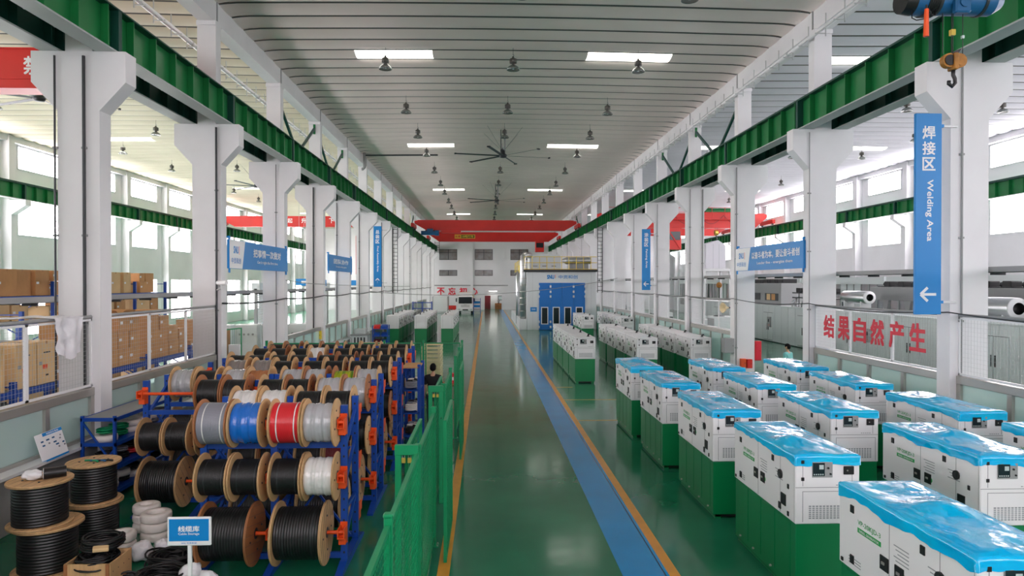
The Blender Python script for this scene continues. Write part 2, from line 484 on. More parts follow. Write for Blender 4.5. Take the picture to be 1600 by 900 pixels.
def side_wall(x, sgn, name, side):
    b = MB()
    xa, xb = (x - 0.3, x) if sgn < 0 else (x, x + 0.3)
    ys = [c + 0.2 for c in COLY] + [COLY[-1] + 0.2 + 6.08]
    opens = [(y + 1.05, y + 5.03) for y in ys if y + 5.03 < Y_END]
    edges = [Y_BACK] + [e for o in opens for e in o] + [Y_END + .3]
    for i in range(0, len(edges), 2):
        b.box(xa, xb, edges[i], edges[i + 1], 0, ROOF + .4, 'wall')
    rows = WIN_ROWS if sgn < 0 else WIN_ROWS[1:]
    zs = [0] + [z for r in rows for z in r] + [ROOF + .4]
    for a, e in opens:
        for i in range(0, len(zs), 2): b.box(xa, xb, a, e, zs[i], zs[i + 1], 'wall')
    o = tag(b.build(name), 'white outer wall with daylit windows, ' + side, 'wall', kind='structure')
    # pilasters with corbels
    for k, c in enumerate(COLY):
        p = MB()
        if sgn < 0: poly = [(x, 0), (x + .55, 0), (x + .55, 7.7), (x + 1.3, 8.2), (x + 1.3, 8.5), (x + .45, 8.5), (x + .45, ROOF), (x, ROOF)]
        else: poly = [(x, 0), (x - .55, 0), (x - .55, 7.7), (x - 1.3, 8.2), (x - 1.3, 8.5), (x - .45, 8.5), (x - .45, ROOF), (x, ROOF)]
        p.prism(poly, 'y', c, c + .45, 'white_paint')
        tag(p.build('column'), 'white wall column with a corbel, %s along the %s' % (ORD[k], side), 'column', kind='structure')
    bm_ = MB()
    if sgn < 0: bm_.box(x, x + .35, Y_BACK, Y_END, 11.7, ROOF + .1, 'white_paint')
    else: bm_.box(x - .35, x, Y_BACK, Y_END, 11.7, ROOF + .1, 'white_paint')
    tag(bm_.build('beam'), 'white eaves beam under the roof, ' + side, 'beam', kind='structure')
    masters = [window_master(3.98, z0, z1, 4, n) for (z0, z1), n in zip(rows, (3, 2, 1) if sgn < 0 else (2, 1))]
    for r, (z0, z1) in enumerate(rows):
        for k, (a, e) in enumerate(opens):
            if k == 0: w_ = masters[r]; w_.location = (x, a, z0)
            else: w_ = dup(masters[r], (x, a, z0))
            win_n[0] += 1
            w_.name = 'window_%d' % win_n[0]
            tag(w_, 'bright frosted window, %s row, %s from the near end, %s' % (('bottom', 'middle', 'top')[r + 3 - len(rows)], ORD[k], side), 'window', 'daylit windows, ' + side, 'structure')
side_wall(XL, -1, 'wall_left', 'carton side')
side_wall(XR, 1, 'wall_right', 'coating line side')

M['lobby_fill'] = emis('lobby_fill_glow', (255, 250, 244), 6.0)
# end wall -----------------------------------------------------------
b = MB()
opn = [(x, x + 2.64, z0, z1) for x in (-6.97, -1.70, 3.57) for z0, z1 in ((7.4, 9.0), (5.05, 5.9))] + [(-0.3, 2.3, 0, 2.8)]
xs = sorted(set([XL - .3, XR + .3] + [v for o in opn for v in o[:2]])); zs = sorted(set([0, ROOF + .4] + [v for o in opn for v in o[2:]]))
for xa, xb in zip(xs[:-1], xs[1:]):
    for za, zb in zip(zs[:-1], zs[1:]):
        cx, cz = (xa + xb) / 2, (za + zb) / 2
        if not any(o[0] < cx < o[1] and o[2] < cz < o[3] for o in opn):
            b.box(xa, xb, Y_END, Y_END + .3, za, zb, 'wall')
for x in (-2.35,): b.box(x, x + .4, Y_END - .25, Y_END, 0, ROOF, 'wall')
b.box(-9, 3.2, Y_END - .12, Y_END, 3.55, 3.7, 'grey')
tag(b.build('wall_back'), 'white end wall with grey windows and an office doorway', 'wall', kind='structure')
for k, (xa, xb, za, zb) in enumerate(opn[:-1]):
    t = MB(); h = zb - za
    for q in ((xa, xa + .06, za, zb), (xb - .06, xb, za, zb), (xa, xb, za, za + .06), (xa, xb, zb - .06, zb), ((xa + xb) / 2 - .04, (xa + xb) / 2 + .04, za, zb)):
        t.box(q[0], q[1], Y_END + .05, Y_END + .13, q[2], q[3], 'dark')
    if h > 1: t.box(xa, xb, Y_END + .05, Y_END + .13, za + h * .66, za + h * .66 + .06, 'dark')
    win_n[0] += 1
    o = t.build('window_%d' % win_n[0])
    tag(o, 'grey end-wall window, %s row, %s from the truck side' % (('upper', 'lower')[k % 2], ORD[k // 2]), 'window', 'end wall windows', 'structure')
    p = MB(); p.box(xa + .06, xb - .06, Y_END + .08, Y_END + .1, za + .06, zb - .06, 'grey_glass'); p.build('pane', o)
b = MB()   # alcove behind the doorway
b.box(-0.7, 2.9, Y_END + 2.9, Y_END + 3.1, 0, 3, 'wall'); b.box(-.8, -.6, Y_END + .3, Y_END + 3, 0, 3, 'wall'); b.box(2.8, 3.0, Y_END + .3, Y_END + 3, 0, 3, 'wall')
b.box(-.7, 2.9, Y_END + .3, Y_END + 3, 2.8, 3.0, 'wall')
tag(b.build('wall_alcove'), 'white office lobby walls beyond the end doorway', 'wall', kind='structure')
lt = MB(); lt.box(.4, 1.6, Y_END + 1.2, Y_END + 2.0, 2.74, 2.8, 'lobby_fill')  # unseen panel added to brighten the lobby
tag(lt.build('lobby_fill_panel'), 'added unseen light panel brightening the lobby at the far doorway', 'lamp')
d = MB(); d.box(-.25, .62, Y_END + 2.83, Y_END + 2.9, 0, 2.05, 'wine_door'); d.box(.5, .56, Y_END + 2.78, Y_END + 2.83, 1.0, 1.06, 'steel')
tag(d.build('door_1'), 'dark red office door in the lobby at the far end', 'door', kind='structure')

# wall behind the camera
b = MB()
nw = [x0 + 1.0 + 4.4 * i for x0, n in ((CXL, 4), (CXR, 4)) for i in range(n)]
NZ = [(5.0, 8.0), (9.0, 11.4)]
xs = [XL - .3] + [v for x in nw for v in (x, x + 3.6)] + [XR + .3]
for i in range(0, len(xs), 2): b.box(xs[i], xs[i + 1], Y_BACK - .3, Y_BACK, 0, ROOF + .4, 'wall')
zs = [0] + [v for z in NZ for v in z] + [ROOF + .4]
for x in nw:
    for i in range(0, len(zs), 2): b.box(x, x + 3.6, Y_BACK - .3, Y_BACK, zs[i], zs[i + 1], 'wall')
tag(b.build('wall_front'), 'white end wall on the near side of the hall', 'wall', kind='structure')
for z0, z1 in NZ:  # unseen glowing panes added to fill surfaces that face the camera
    wm = window_master(3.6, z0, z1, 4, 3, 'pane_fill')
    for i, x in enumerate(nw):
        o = wm if i == 0 else dup(wm, (0, 0, 0))
        o.location = (x, Y_BACK - .1, z0); o.rotation_euler = (0, 0, -PI / 2); o.location.x = x
        win_n[0] += 1; o.name = 'window_%d' % win_n[0]
        tag(o, 'added glowing fill-light pane in the end wall behind the viewer', 'window', 'added fill-light panes', 'structure')

# columns ------------------------------------------------------------
def column_mesh():
    p = MB()
    p.prism([(-.4, 0), (.4, 0), (.4, 7.35), (.9, 7.9), (.9, 8.5), (-.9, 8.5), (-.9, 7.9), (-.4, 7.35)], 'y', 0, .4, 'white_paint')
    p.box(-.26, .26, .02, .38, 8.5, 11.45, 'white_paint')
    return p.build('column')
base_col = column_mesh()
first = True
for side, cx in (('carton side', CXL), ('generator side', CXR)):
    for k, c in enumerate(COLY):
        if first: o = base_col; first = False
        else:
            o = base_col.copy(); COL.objects.link(o)
        o.location = (cx, c, 0)
        tag(o, 'white concrete T column, %s of the row on the %s' % (ORD[k], side), 'column', 'crane columns, ' + side, 'structure')
        runs = []
        if cx < 0: runs = {2: [(-.43, .02), (.12, .03)], 3: [(.28, .03)], 4: [(.1, .012)], 5: [(-.05, .03)], 6: [(-.3, .02)], 7: [(-.2, .02)], 8: [(.3, .02)]}.get(k, [(.3, .015)] if k % 2 else [])
        else: runs = {2: [(-.18, .02)], 3: [(-.42, .015)], 4: [(-.32, .025)], 5: [(-.28, .02), (.32, .03)], 6: [(-.3, .02)]}.get(k, [(-.3, .015)] if k % 2 else [])
        for dx, r in runs:
            t = MB()
            t.cyl((dx, -.035, .3), (dx, -.035, 8.4), r, 'dark' if cx < 0 else 'grey', 8)
            for z in (1.5, 3.2, 4.9, 6.6): t.box(dx - .05, dx + .05, -.04, 0, z, z + .04, 'grey')
            t.build('conduit', o)
# roof beams over the column rows
for side, cx in (('carton side', CXL), ('generator side', CXR)):
    b = MB(); b.box(cx - .22, cx + .22, Y_BACK, Y_END, 11.42, 12.02, 'white_paint')
    for c in COLY: b.box(cx - .27, cx + .27, c - .02, c + .42, 11.3, 11.42, 'white_paint'); b.box(cx - .245, cx + .245, c + .17, c + .22, 11.42, 12.02, 'grey')
    b.box(cx - .2, cx + .2, Y_BACK, Y_END, 12.02, 12.45, 'roof_main')
    tag(b.build('beam'), 'white roof beam on top of the columns, ' + side, 'beam', kind='structure')

# crane runway girders -----------------------------------------------
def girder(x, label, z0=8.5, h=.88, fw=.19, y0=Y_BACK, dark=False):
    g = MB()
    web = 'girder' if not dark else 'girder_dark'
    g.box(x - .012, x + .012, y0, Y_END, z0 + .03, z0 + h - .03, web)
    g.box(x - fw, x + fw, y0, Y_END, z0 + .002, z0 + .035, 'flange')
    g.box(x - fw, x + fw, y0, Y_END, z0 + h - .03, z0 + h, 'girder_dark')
    yy = y0 + .4; i = 0
    while yy < Y_END:
        g.box(x - fw + .03, x + fw - .03, yy, yy + .025, z0 + .035, z0 + h - .03, web)
        yy += .95
    for c in COLY: g.box(x - fw + .01, x + fw - .01, c + .14, c + .26, z0 + .035, z0 + h - .03, 'girder_dark')
    g.box(x - .035, x + .035, y0, Y_END, z0 + h, z0 + h + .11, 'girder_dark')
    yy = y0
    while yy < Y_END:
        g.box(x - .11, x + .11, yy, yy + .1, z0 + h, z0 + h + .04, 'girder_dark'); yy += .75
    if not dark: pass
    return tag(g.build('crane_beam'), label, 'crane rail beam', 'crane runway beams', 'structure')
girder(CXL + .52, 'green crane runway beam over the cable reel side of the aisle')
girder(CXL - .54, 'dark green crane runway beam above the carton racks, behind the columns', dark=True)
girder(CXR - .52, 'green crane runway beam above the generators')
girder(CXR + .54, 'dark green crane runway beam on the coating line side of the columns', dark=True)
girder(XL + 1.0, 'green crane runway beam along the carton hall outer wall', 8.5, .85)
girder(XR - 1.0, 'green crane runway beam along the coating hall outer wall', 8.5, .85)
# power rails slung beside the runway beams
for cx, s in ((CXL, 1), (CXR, -1)):
    b = MB()
    for dz in (0, .07): b.box(cx + s * .30 - .02, cx + s * .30 + .02, Y_BACK, Y_END, 8.56 + dz, 8.60 + dz, 'dark')
    yy = Y_BACK
    while yy < Y_END:
        b.box(cx + s * .30 - .03, cx + s * .34, yy, yy + .04, 8.53, 8.67, 'grey'); yy += .8
    tag(b.build('power_rail'), 'dark power rail along the runway beam, ' + ('carton side' if s > 0 else 'generator side'), 'power rail')
# V braces between the upper columns
for cx, side in ((CXL, 'carton side'), (CXR, 'generator side')):
    for k in (4, 5, 11):
        ya, yb = COLY[k] + .4, COLY[k + 1]
        ym = (ya + yb) / 2
        t = MB()
        t.bar((cx, ym, 9.42), (cx, ya, 11.1), .09, .09, 'girder_dark'); t.bar((cx, ym, 9.42), (cx, yb, 11.1), .09, .09, 'girder_dark')
        t.box(cx - .05, cx + .05, yb - .02, yb, 10.85, 11.3, 'girder'); t.box(cx - .05, cx + .05, ya, ya + .02, 10.85, 11.3, 'girder')
        t.box(cx - .6, cx + .6, ym - .1, ym + .1, 9.36, 9.44, 'girder_dark')
        tag(t.build('column_brace'), 'green steel V brace between upper columns, %s bay, %s' % (ORD[k], side), 'brace', 'column braces')
# ================================================================== GENERATORS
from mathutils import noise as _noise
GW, GL, GZ, GH = 0.41, 1.05, 0.97, 1.83    # half width, half length, top of the tank, top of the canopy
def make_generator(exhaust):
    root = thing('generator', '', 'generator')
    b = MB()
    b.box(-GW + .012, GW - .012, -GL + .015, GL - .015, .07, GZ, 'gen_green', .008)
    for s in (-1, 1):
        for k in range(4):
            y = -GL + .16 + k * .47
            b.box(s * (GW - .012) - .006, s * (GW - .012) + .006, y, y + .40, .16, GZ - .03, 'gen_green')
        b.box(s * (GW - .10) - .05, s * (GW - .10) + .05, -GL + .03, GL - .03, 0, .07, 'gen_green')
        for y in (-.8, -.3, .3, .8):
            b.cyl((s * (GW - .01), y, .15), (s * (GW + .014), y, .15), .017, 'steel', 8)
    b.box(-GW + .05, GW - .05, -GL + .03, GL - .03, .03, .07, 'black')
    b.build('fuel_tank', root)
    c = MB()
    c.box(-GW, GW, -GL, GL, GZ, GH, 'gen_white', .012)
    e = .0015
    def seam_side(s, y0, y1, z0, z1): c.box(s * GW - e, s * GW + e, y0, y1, z0, z1, 'seam')
    for s in (-1, 1):
        seam_side(s, -GL + .44, -GL + .446, GZ + .02, GH - .06); seam_side(s, .12, .126, GZ + .02, GH - .06)
        seam_side(s, -GL + .02, GL - .02, GH - .065, GH - .06); seam_side(s, -GL + .03, -GL + .034, GZ, GH - .06)
        R = FACE_NX if s < 0 else FACE_PX
        d = -s          # reading direction along y
        yt = .47        # centre of the name, towards the far end
        x = s * (GW + .002)
        c.text('VP-20KJD-3', .1, 'logo_green', at(x, yt, GZ + .545, R), .008, fit=(.41, .065))
        c.box(min(s * GW, x), max(s * GW, x), yt - .21, yt + .21, GZ + .445, GZ + .495, 'logo_green')
        c.text('DIESEL GENERATOR', .04, 'sign_white', at(x + s * .001, yt, GZ + .47, R), .008, fit=(.35, .024))
        for yy, n in ((-.05, 5), (-.55, 4)):
            for r in range(n): c.box(min(s * GW, x), max(s * GW, x), yy - .13, yy + .10 - .03 * (r % 3), GZ + .55 - r * .035, GZ + .56 - r * .035, 'print_grey')
        c.cyl((s * GW, -.10, GZ + .30), (s * (GW + .003), -.10, GZ + .30), .035, 'logo_green', 10)
        for r in range(3): c.box(min(s * GW, x), max(s * GW, x), .62, .85, GZ + .13 - r * .03, GZ + .14 - r * .03, 'print_grey')
    # front face panels
    def seam_front(x0, x1, z0, z1): c.box(x0, x1, -GL - e, -GL + e, z0, z1, 'seam')
    seam_front(-GW, GW, GZ + .46, GZ + .466); seam_front(-GW + .02, GW - .02, GH - .05, GH - .045)
    seam_front(-GW + .09, -GW + .096, GZ + .03, GZ + .41); seam_front(-GW + .09, GW - .05, GZ + .41, GZ + .416); seam_front(GW - .056, GW - .05, GZ + .03, GZ + .41)
    seam_front(-GW + .09, -GW + .096, GZ + .48, GH - .06); seam_front(GW - .10, GW - .095, GZ + .48, GH - .06)
    for k in range(5): c.box(GW - .30 + k * .035, GW - .28 + k * .035, -GL - .002, -GL, GZ + .485, GZ + .497, 'print_grey')
    # rear face
    c.box(-GW + .02, -GW + .10, GL - e, GL + .004, GZ + .04, GH - .08, 'gen_white'); c.box(-GW + .10, -GW + .106, GL - e, GL + e, GZ + .02, GH - .05, 'seam')
    c.box(GW - .12, GW - .114, GL - e, GL + e, GZ + .02, GH - .05, 'seam')
    c.build('canopy', root)
    v = MB()
    for k in range(12): v.box(-GW + .17 + k * .045, -GW + .20 + k * .045, -GL - .003, -GL + .002, GZ + .07, GZ + .235, 'print_grey')
    for k in range(6): v.box(-GW + .165, GW - .105, -GL - .005, -GL, GZ + .088 + k * .024, GZ + .096 + k * .024, 'gen_white')
    tag(v.build('air_vent', root), 'grey slotted air inlet')
    p = MB()
    p.box(-.20, .06, -GL - .012, -GL, GH - .27, GH - .075, 'grey', .004)
    p.box(-.195, -.045, -GL - .018, -GL - .012, GH - .25, GH - .085, 'screen')
    p.box(-.115, -.06, -GL - .02, -GL - .018, GH - .165, GH - .11, 'lcd')
    for k in range(5): p.box(-.185 + k * .027, -.17 + k * .027, -GL - .02, -GL - .018, GH - .238, GH - .222, 'lcd')
    p.cyl((.0, -GL - .012, GH - .15), (.0, -GL - .025, GH - .15), .013, 'black', 8); p.cyl((.03, -GL - .012, GH - .225), (.03, -GL - .025, GH - .225), .012, 'black', 8)
    tag(p.build('control_panel', root), 'grey control panel with dark display')
    q = MB(); q.box(.20, .33, -GL - .02, -GL, GH - .235, GH - .13, 'black', .006); q.box(.235, .25, -GL - .026, -GL - .02, GH - .19, GH - .175, 'steel')
    tag(q.build('lock_box', root), 'black lock box')
    for x, z in ((-GW + .09, GH - .075), (-GW + .09, GH - .29)):
        l = MB(); l.box(x - .02, x + .02, -GL - .012, -GL, z - .022, z + .022, 'black', .004); l.build('latch', root)
    for s in (-1, 1):
        for y, z, w_, h in ((.78, GH - .21, .032, .04), (.78, GZ + .12, .035, .045), (-.38, GH - .19, .032, .04), (-.60, GZ + .1, .035, .045), (-.85, GZ + .42, .02, .03), (-.85, GZ + .07, .02, .03), (.98, GZ + .05, .02, .02)):
            l = MB(); l.box(s * GW - .012, s * GW + .012, y - w_, y + w_, z - h, z + h, 'black', .004); l.build('latch', root)
        for y in (.20, -.04):
            l = MB(); l.box(s * GW - .01, s * GW + .01, y - .07, y + .07, GZ + .24, GZ + .38, 'black', .004); l.box(s * (GW + .012) - .006, s * (GW + .012) + .006, y - .015, y + .03, GZ + .30, GZ + .325, 'steel'); l.build('handle', root)
        l = MB(); l.cyl((s * GW, -.62, GZ + .52), (s * (GW + .02), -.62, GZ + .52), .06, 'black', 14); l.cyl((s * GW, -.62, GZ + .52), (s * (GW + .028), -.62, GZ + .52), .03, 'dark', 10); l.build('cable_gland', root)
        l = MB(); l.box(s * GW - .012, s * GW + .012, -.78, -.64, GZ + .14, GZ + .29, 'black', .004); l.build('terminal_hatch', root)
    if exhaust:
        x = MB(); x.tube([(.18, -.62, GH - .01), (.18, -.62, GH + .05), (.18, -.66, GH + .085), (.18, -.80, GH + .085)], .032, 'black', 8)
        x.box(.12, .24, -.68, -.56, GH - .002, GH + .01, 'dark'); x.build('exhaust_pipe', root)
        x = MB(); x.box(-.25, .25, -.1, .5, GH - .002, GH + .012, 'gen_white', .004); x.build('roof_hatch', root)
    return root

def make_film(seed, name='plastic_cover'):
    rnd = random.Random(seed)
    ox, oy = rnd.uniform(0, 50), rnd.uniform(0, 50)
    b = MB()
    SK = .16; nu, nv = 40, 64
    px, py, ph = rnd.uniform(-.1, .25), rnd.uniform(-.8, .6), rnd.uniform(.03, .10)
    def fn(u, v):
        ex = SK; X = (u * 2 - 1) * (GW + ex); Y = (v * 2 - 1) * (GL + ex)
        dx = max(0, abs(X) - GW); dy = max(0, abs(Y) - GL)
        d = max(dx, dy)
        x = max(-GW, min(GW, X)); y = max(-GL, min(GL, Y))
        edge = .75 + .35 * _noise.noise((x * 2.1 + ox, y * 2.1 + oy, 1)) + .18 * _noise.noise((x * 7 + ox, y * 7 + oy, 4))
        out = .012 + .012 * _noise.noise((x * 5 + ox, y * 5 + oy, d * 8))
        sx = 1 if X > 0 else -1; sy = 1 if Y > 0 else -1
        if d > 0:
            if dx >= dy: x += sx * out
            if dy >= dx: y += sy * out
            z = GH + .008 - d * edge
        else:
            inn = min(GW - abs(X), GL - abs(Y))
            amp = min(1, inn / .12)
            z = GH + .010 + amp * (.020 + .028 * _noise.noise((X * 2.2 + ox, Y * 1.3 + oy, 7)) + .010 * _noise.noise((X * 7 + ox, Y * 4 + oy, 2)) + .004 * _noise.noise((X * 22 + ox, Y * 9 + oy, 5)) + ph * math.exp(-((X - px) ** 2 + (Y - py) ** 2) / .05))
            z = max(z, GH + .006)
        return (x, y, z)
    b.grid(fn, nu, nv, 'film')
    return b.build(name, recalc=False)

gen_cov = make_generator(False)
gen_bare = make_generator(True)
films = [make_film(s) for s in (3, 8, 21, 34)]
used = {'c': False, 'b': False, 'f': [False] * 4}
COLN = ['in the aisle-side file', 'in the second file', 'in the column-side file']
cov = []
for col, lst in ((0, [(4.26, 6.25), (4.28, 9.45), (4.24, 12.45), (4.18, 15.55), (4.14, 18.5)]),
                 (1, [(6.55, 9.3), (6.22, 12.35), (6.16, 15.3), (6.16, 18.15)]),
                 (2, [(8.42, 9.25), (8.34, 12.2), (8.3, 15.35), (8.34, 18.2)])):
    for i, (x, y) in enumerate(lst): cov.append((col, i, x, y))
for n, (col, i, x, y) in enumerate(cov):
    row = i if col == 0 else i + 1
    rn = ['nearest the camera', 'second from the camera', 'third from the camera', 'fourth from the camera', 'fifth from the camera'][i]
    if not used['c']: g = gen_cov; used['c'] = True; g.location = (x, y, 0)
    else: g = dup(gen_cov, (x, y, 0))
    tag(g, 'film-topped white and green generator %s, %s' % (COLN[col], rn), 'generator', 'generators under blue film')
    k = (n * 3 + col) % 4
    f = films[k]
    if used['f'][k]:
        f = f.copy(); COL.objects.link(f)
    used['f'][k] = True
    f.location = (x, y, 0)
    if (n % 3) == 1: f.rotation_euler = (0, 0, PI)
    tag(f, 'blue film over the generator %s, %s' % (COLN[col], rn), 'plastic cover', 'blue film covers')
bare = []
for col, x, ys in ((0, 3.93, (28.1, 30.4, 32.7, 35.0)), (1, 6.35, (27.8, 30.1, 32.5, 34.9)), (2, 8.5, (27.8, 30.2, 32.6, 35.0))):
    for i, y in enumerate(ys): bare.append((x, y, 0, 'bare white and green generator %s, %s in its file' % (COLN[col], ('nearest', 'second', 'third', 'last')[i])))
for i, y in enumerate((46.1, 48.6)): bare.append((6.72, y, 0, 'bare generator parked before the blue booth door, ' + ('nearer one', 'farther one')[i]))
for i, y in enumerate((43.6, 46.0, 48.4, 50.8)): bare.append((8.85, y, 0, 'bare generator between booth front and columns, %s of the short file' % ORD[i]))
for col, x in enumerate((-6.2, -4.35, -2.6)):
    for i, y in enumerate((46.4, 48.9, 51.4, 53.9)):
        bare.append((x, y, PI, 'bare generator showing its plain rear, %s block behind the fence, %s back' % (('partition-side', 'middle', 'aisle-side')[col], ORD[i])))
for x, y, rz, lab in bare:
    if not used['b']: g = gen_bare; used['b'] = True; g.location = (x, y, 0); g.rotation_euler = (0, 0, rz)
    else: g = dup(gen_bare, (x, y, 0), rz)
    tag(g, lab, 'generator', 'bare generators')
# ================================================================== CABLE REEL RACKS
BAY = .97
LEV = (2.08, 1.34, .56)          # axle heights: top, middle, bottom
RACKS = [(9.65, ['A']), (12.2, ['A', 'B']), (15.0, ['A', 'B']), (17.9, ['A', 'B'])]
DEP = .88
AX = .17
def make_rack():
    root = thing('reel_rack', '', 'rack')
    def post(x, y):
        p = MB(); p.box(x - .045, x + .045, y, y + .08, .06, 2.28, 'blue_rack')
        for z in [.2 + .15 * i for i in range(14)]: p.box(x - .012, x + .012, y - .002, y + .082, z, z + .03, 'black')
        return p.build('upright', root)
    for i in range(3):
        x = -i * BAY
        for y in (0, DEP - .08): post(x, y)
        f = MB(); f.prism([(-.42, 0), (DEP + .42, 0), (DEP + .42, .035), (DEP + .05, .11), (-.05, .11), (-.42, .035)], 'x', x - .05, x + .05, 'blue_rack'); f.build('foot', root)
        t = MB()
        for za, zb in ((.35, .8), (1.15, 1.65), (1.65, 2.1)):
            t.bar((x, .04, za), (x, DEP - .04, zb), .04, .05, 'blue_rack')
        t.bar((x, .04, .8), (x, DEP - .04, .8), .04, .05, 'blue_rack')
        t.build('side_brace', root)
        for s in (0, 1):
            for z in LEV:
                y = -AX if s == 0 else DEP + AX
                br = MB()
                ya, yb = (-AX - .05, -.005) if s == 0 else (DEP + .005, DEP + AX + .05)
                br.box(x - .05, x + .05, ya + .08 if s == 0 else ya, yb if s == 0 else yb - .08, z - .19, z - .06, 'orange', .006)
                br.box(x - .05, x - .035, ya, yb, z - .08, z + .05, 'orange'); br.box(x + .035, x + .05, ya, yb, z - .08, z + .05, 'orange')
                br.box(x - .05, x + .05, ya, yb, z - .085, z - .07, 'orange'); 
                br.box(x - .05, x + .05, *((-.012, 0) if s == 0 else (DEP, DEP + .012)), z - .2, z + .09, 'orange')
                br.build('bracket', root)
    for i in range(2):
        x0, x1 = -(i + 1) * BAY, -i * BAY
        h = MB()
        for y in (.04, DEP - .04):
            h.bar((x0, y, .17), (x1, y, .17), .05, .08, 'blue_rack'); h.bar((x0, y, 1.72), (x1, y, 1.72), .04, .08, 'blue_rack')
        h.bar((x0, DEP / 2, .3), (x1, DEP / 2, 1.6), .03, .03, 'blue_rack'); h.bar((x1, DEP / 2, .3), (x0, DEP / 2, 1.6), .03, .03, 'blue_rack')
        h.build('tie_bar', root)
        for s in (0, 1):
            for z in LEV:
                y = -AX if s == 0 else DEP + AX
                a = MB(); a.cyl((x0 - .03, y, z), (x1 + .03, y, z), .026, 'orange', 10); a.build('axle', root)
    return root

def make_reel(R, W, rw, wood, wrap, ribs=0):
    """axis along x, centred"""
    root = thing('cable_reel', '', 'cable reel')
    t = .022 if R < .4 else .03
    for s in (-1, 1):
        f = MB()
        x0 = s * W / 2; x1 = s * (W / 2 - t)
        f.lathe([(.04, x0), (R - .004, x0), (R, x0 - s * .004), (R, x1 + s * .004), (R - .004, x1), (.04, x1)], 'x', wood, 40, True, smooth=False)
        f.lathe([(R + .0006, (x0 * .62 + x1 * .38)), (R + .0006, (x0 * .5 + x1 * .5))], 'x', 'black', 40, False)
        f.lathe([(.04, x0 + s * .004), (.075, x0 + s * .004), (.075, x0)], 'x', 'dark', 14, False)
        for k in range(4):
            a = k * PI / 2 + .4
            f.cyl((x0 - s * .002, .55 * R * math.cos(a), .55 * R * math.sin(a)), (x0 + s * .008, .55 * R * math.cos(a), .55 * R * math.sin(a)), .014, 'dark', 8)
        if wood == 'wood_brown' or R > .4:
            for k in range(-3, 4):
                yy = k * R / 3.5; hw = math.sqrt(max(0, (R * .97) ** 2 - yy ** 2))
                f.box(x0 - s * .001 - .001, x0 - s * .001 + .001 + s * .0015, yy - .002, yy + .002, -hw, hw, 'dark')
        f.build('flange', root)
    xw = W / 2 - t
    c = MB()
    prof = [(.05, -xw), (rw - .01, -xw)]
    if ribs:
        for k in range(ribs):
            for q in range(4):
                a = -PI / 2 + PI * (q + .5) / 4
                prof.append((rw - .006 + .012 * math.cos(a), -xw + 2 * xw * (k + .5 + .5 * math.sin(a)) / ribs))
    else:
        for k in range(25):
            u = k / 24
            prof.append((rw + .006 * math.sin(u * 19) + .004 * math.sin(u * 47) - .02 * max(0, abs(u - .5) - .44) / .06, -xw + 2 * xw * u))
    prof += [(rw - .01, xw), (.05, xw)]
    c.lathe(prof, 'x', wrap, 36, False)
    if wrap in ('cable_black', 'wrap_red', 'cable_grey'):
        for u in (-.25, .3): c.lathe([(rw + .009, u * W - .008), (rw + .009, u * W + .008)], 'x', 'wrap_white' if wrap != 'cable_black' else 'dark', 36)
    c.build('wound_cable', root)
    return root
KIND = {'k': ('black cable', 'cable_black', 24), 'g': ('grey cable', 'cable_grey', 22), 'b': ('blue film-wrapped', 'wrap_blue', 0), 'r': ('red cable', 'wrap_red', 30),
        's': ('silver film-wrapped', 'wrap_silver', 0), 'w': ('white film-wrapped', 'wrap_white', 0), 'y': ('yellow-green cable', 'wrap_yellow', 30),
        't': ('taupe film-wrapped', 'wrap_taupe', 0), 'n': ('brown-wrapped', 'wrap_brown', 0), 'v': ('wine-red cable', 'wrap_wine', 24)}
reel_masters = {}
def reel(kind, big, brown, loc, rx, label, group):
    key = (kind, big, brown)
    nm, wrap, ribs = KIND[kind]
    if key not in reel_masters:
        rw = {'k': .235, 'g': .275, 'b': .275, 'r': .27, 's': .26, 'w': .255, 'y': .22, 't': .26, 'n': .24, 'v': .2}[kind]
        o = make_reel(.43, .68, .345, 'wood_brown' if brown else 'wood', wrap, 17) if big else make_reel(.33, .425, rw, 'wood_brown' if brown else 'wood', wrap, ribs)
        reel_masters[key] = o
    else: o = dup(reel_masters[key], (0, 0, 0))
    o.location = loc; o.rotation_euler = (rx, 0, 0)
    return tag(o, label, 'cable reel', group)
rack_master = None
RN = ['nearest', 'second', 'third', 'farthest']
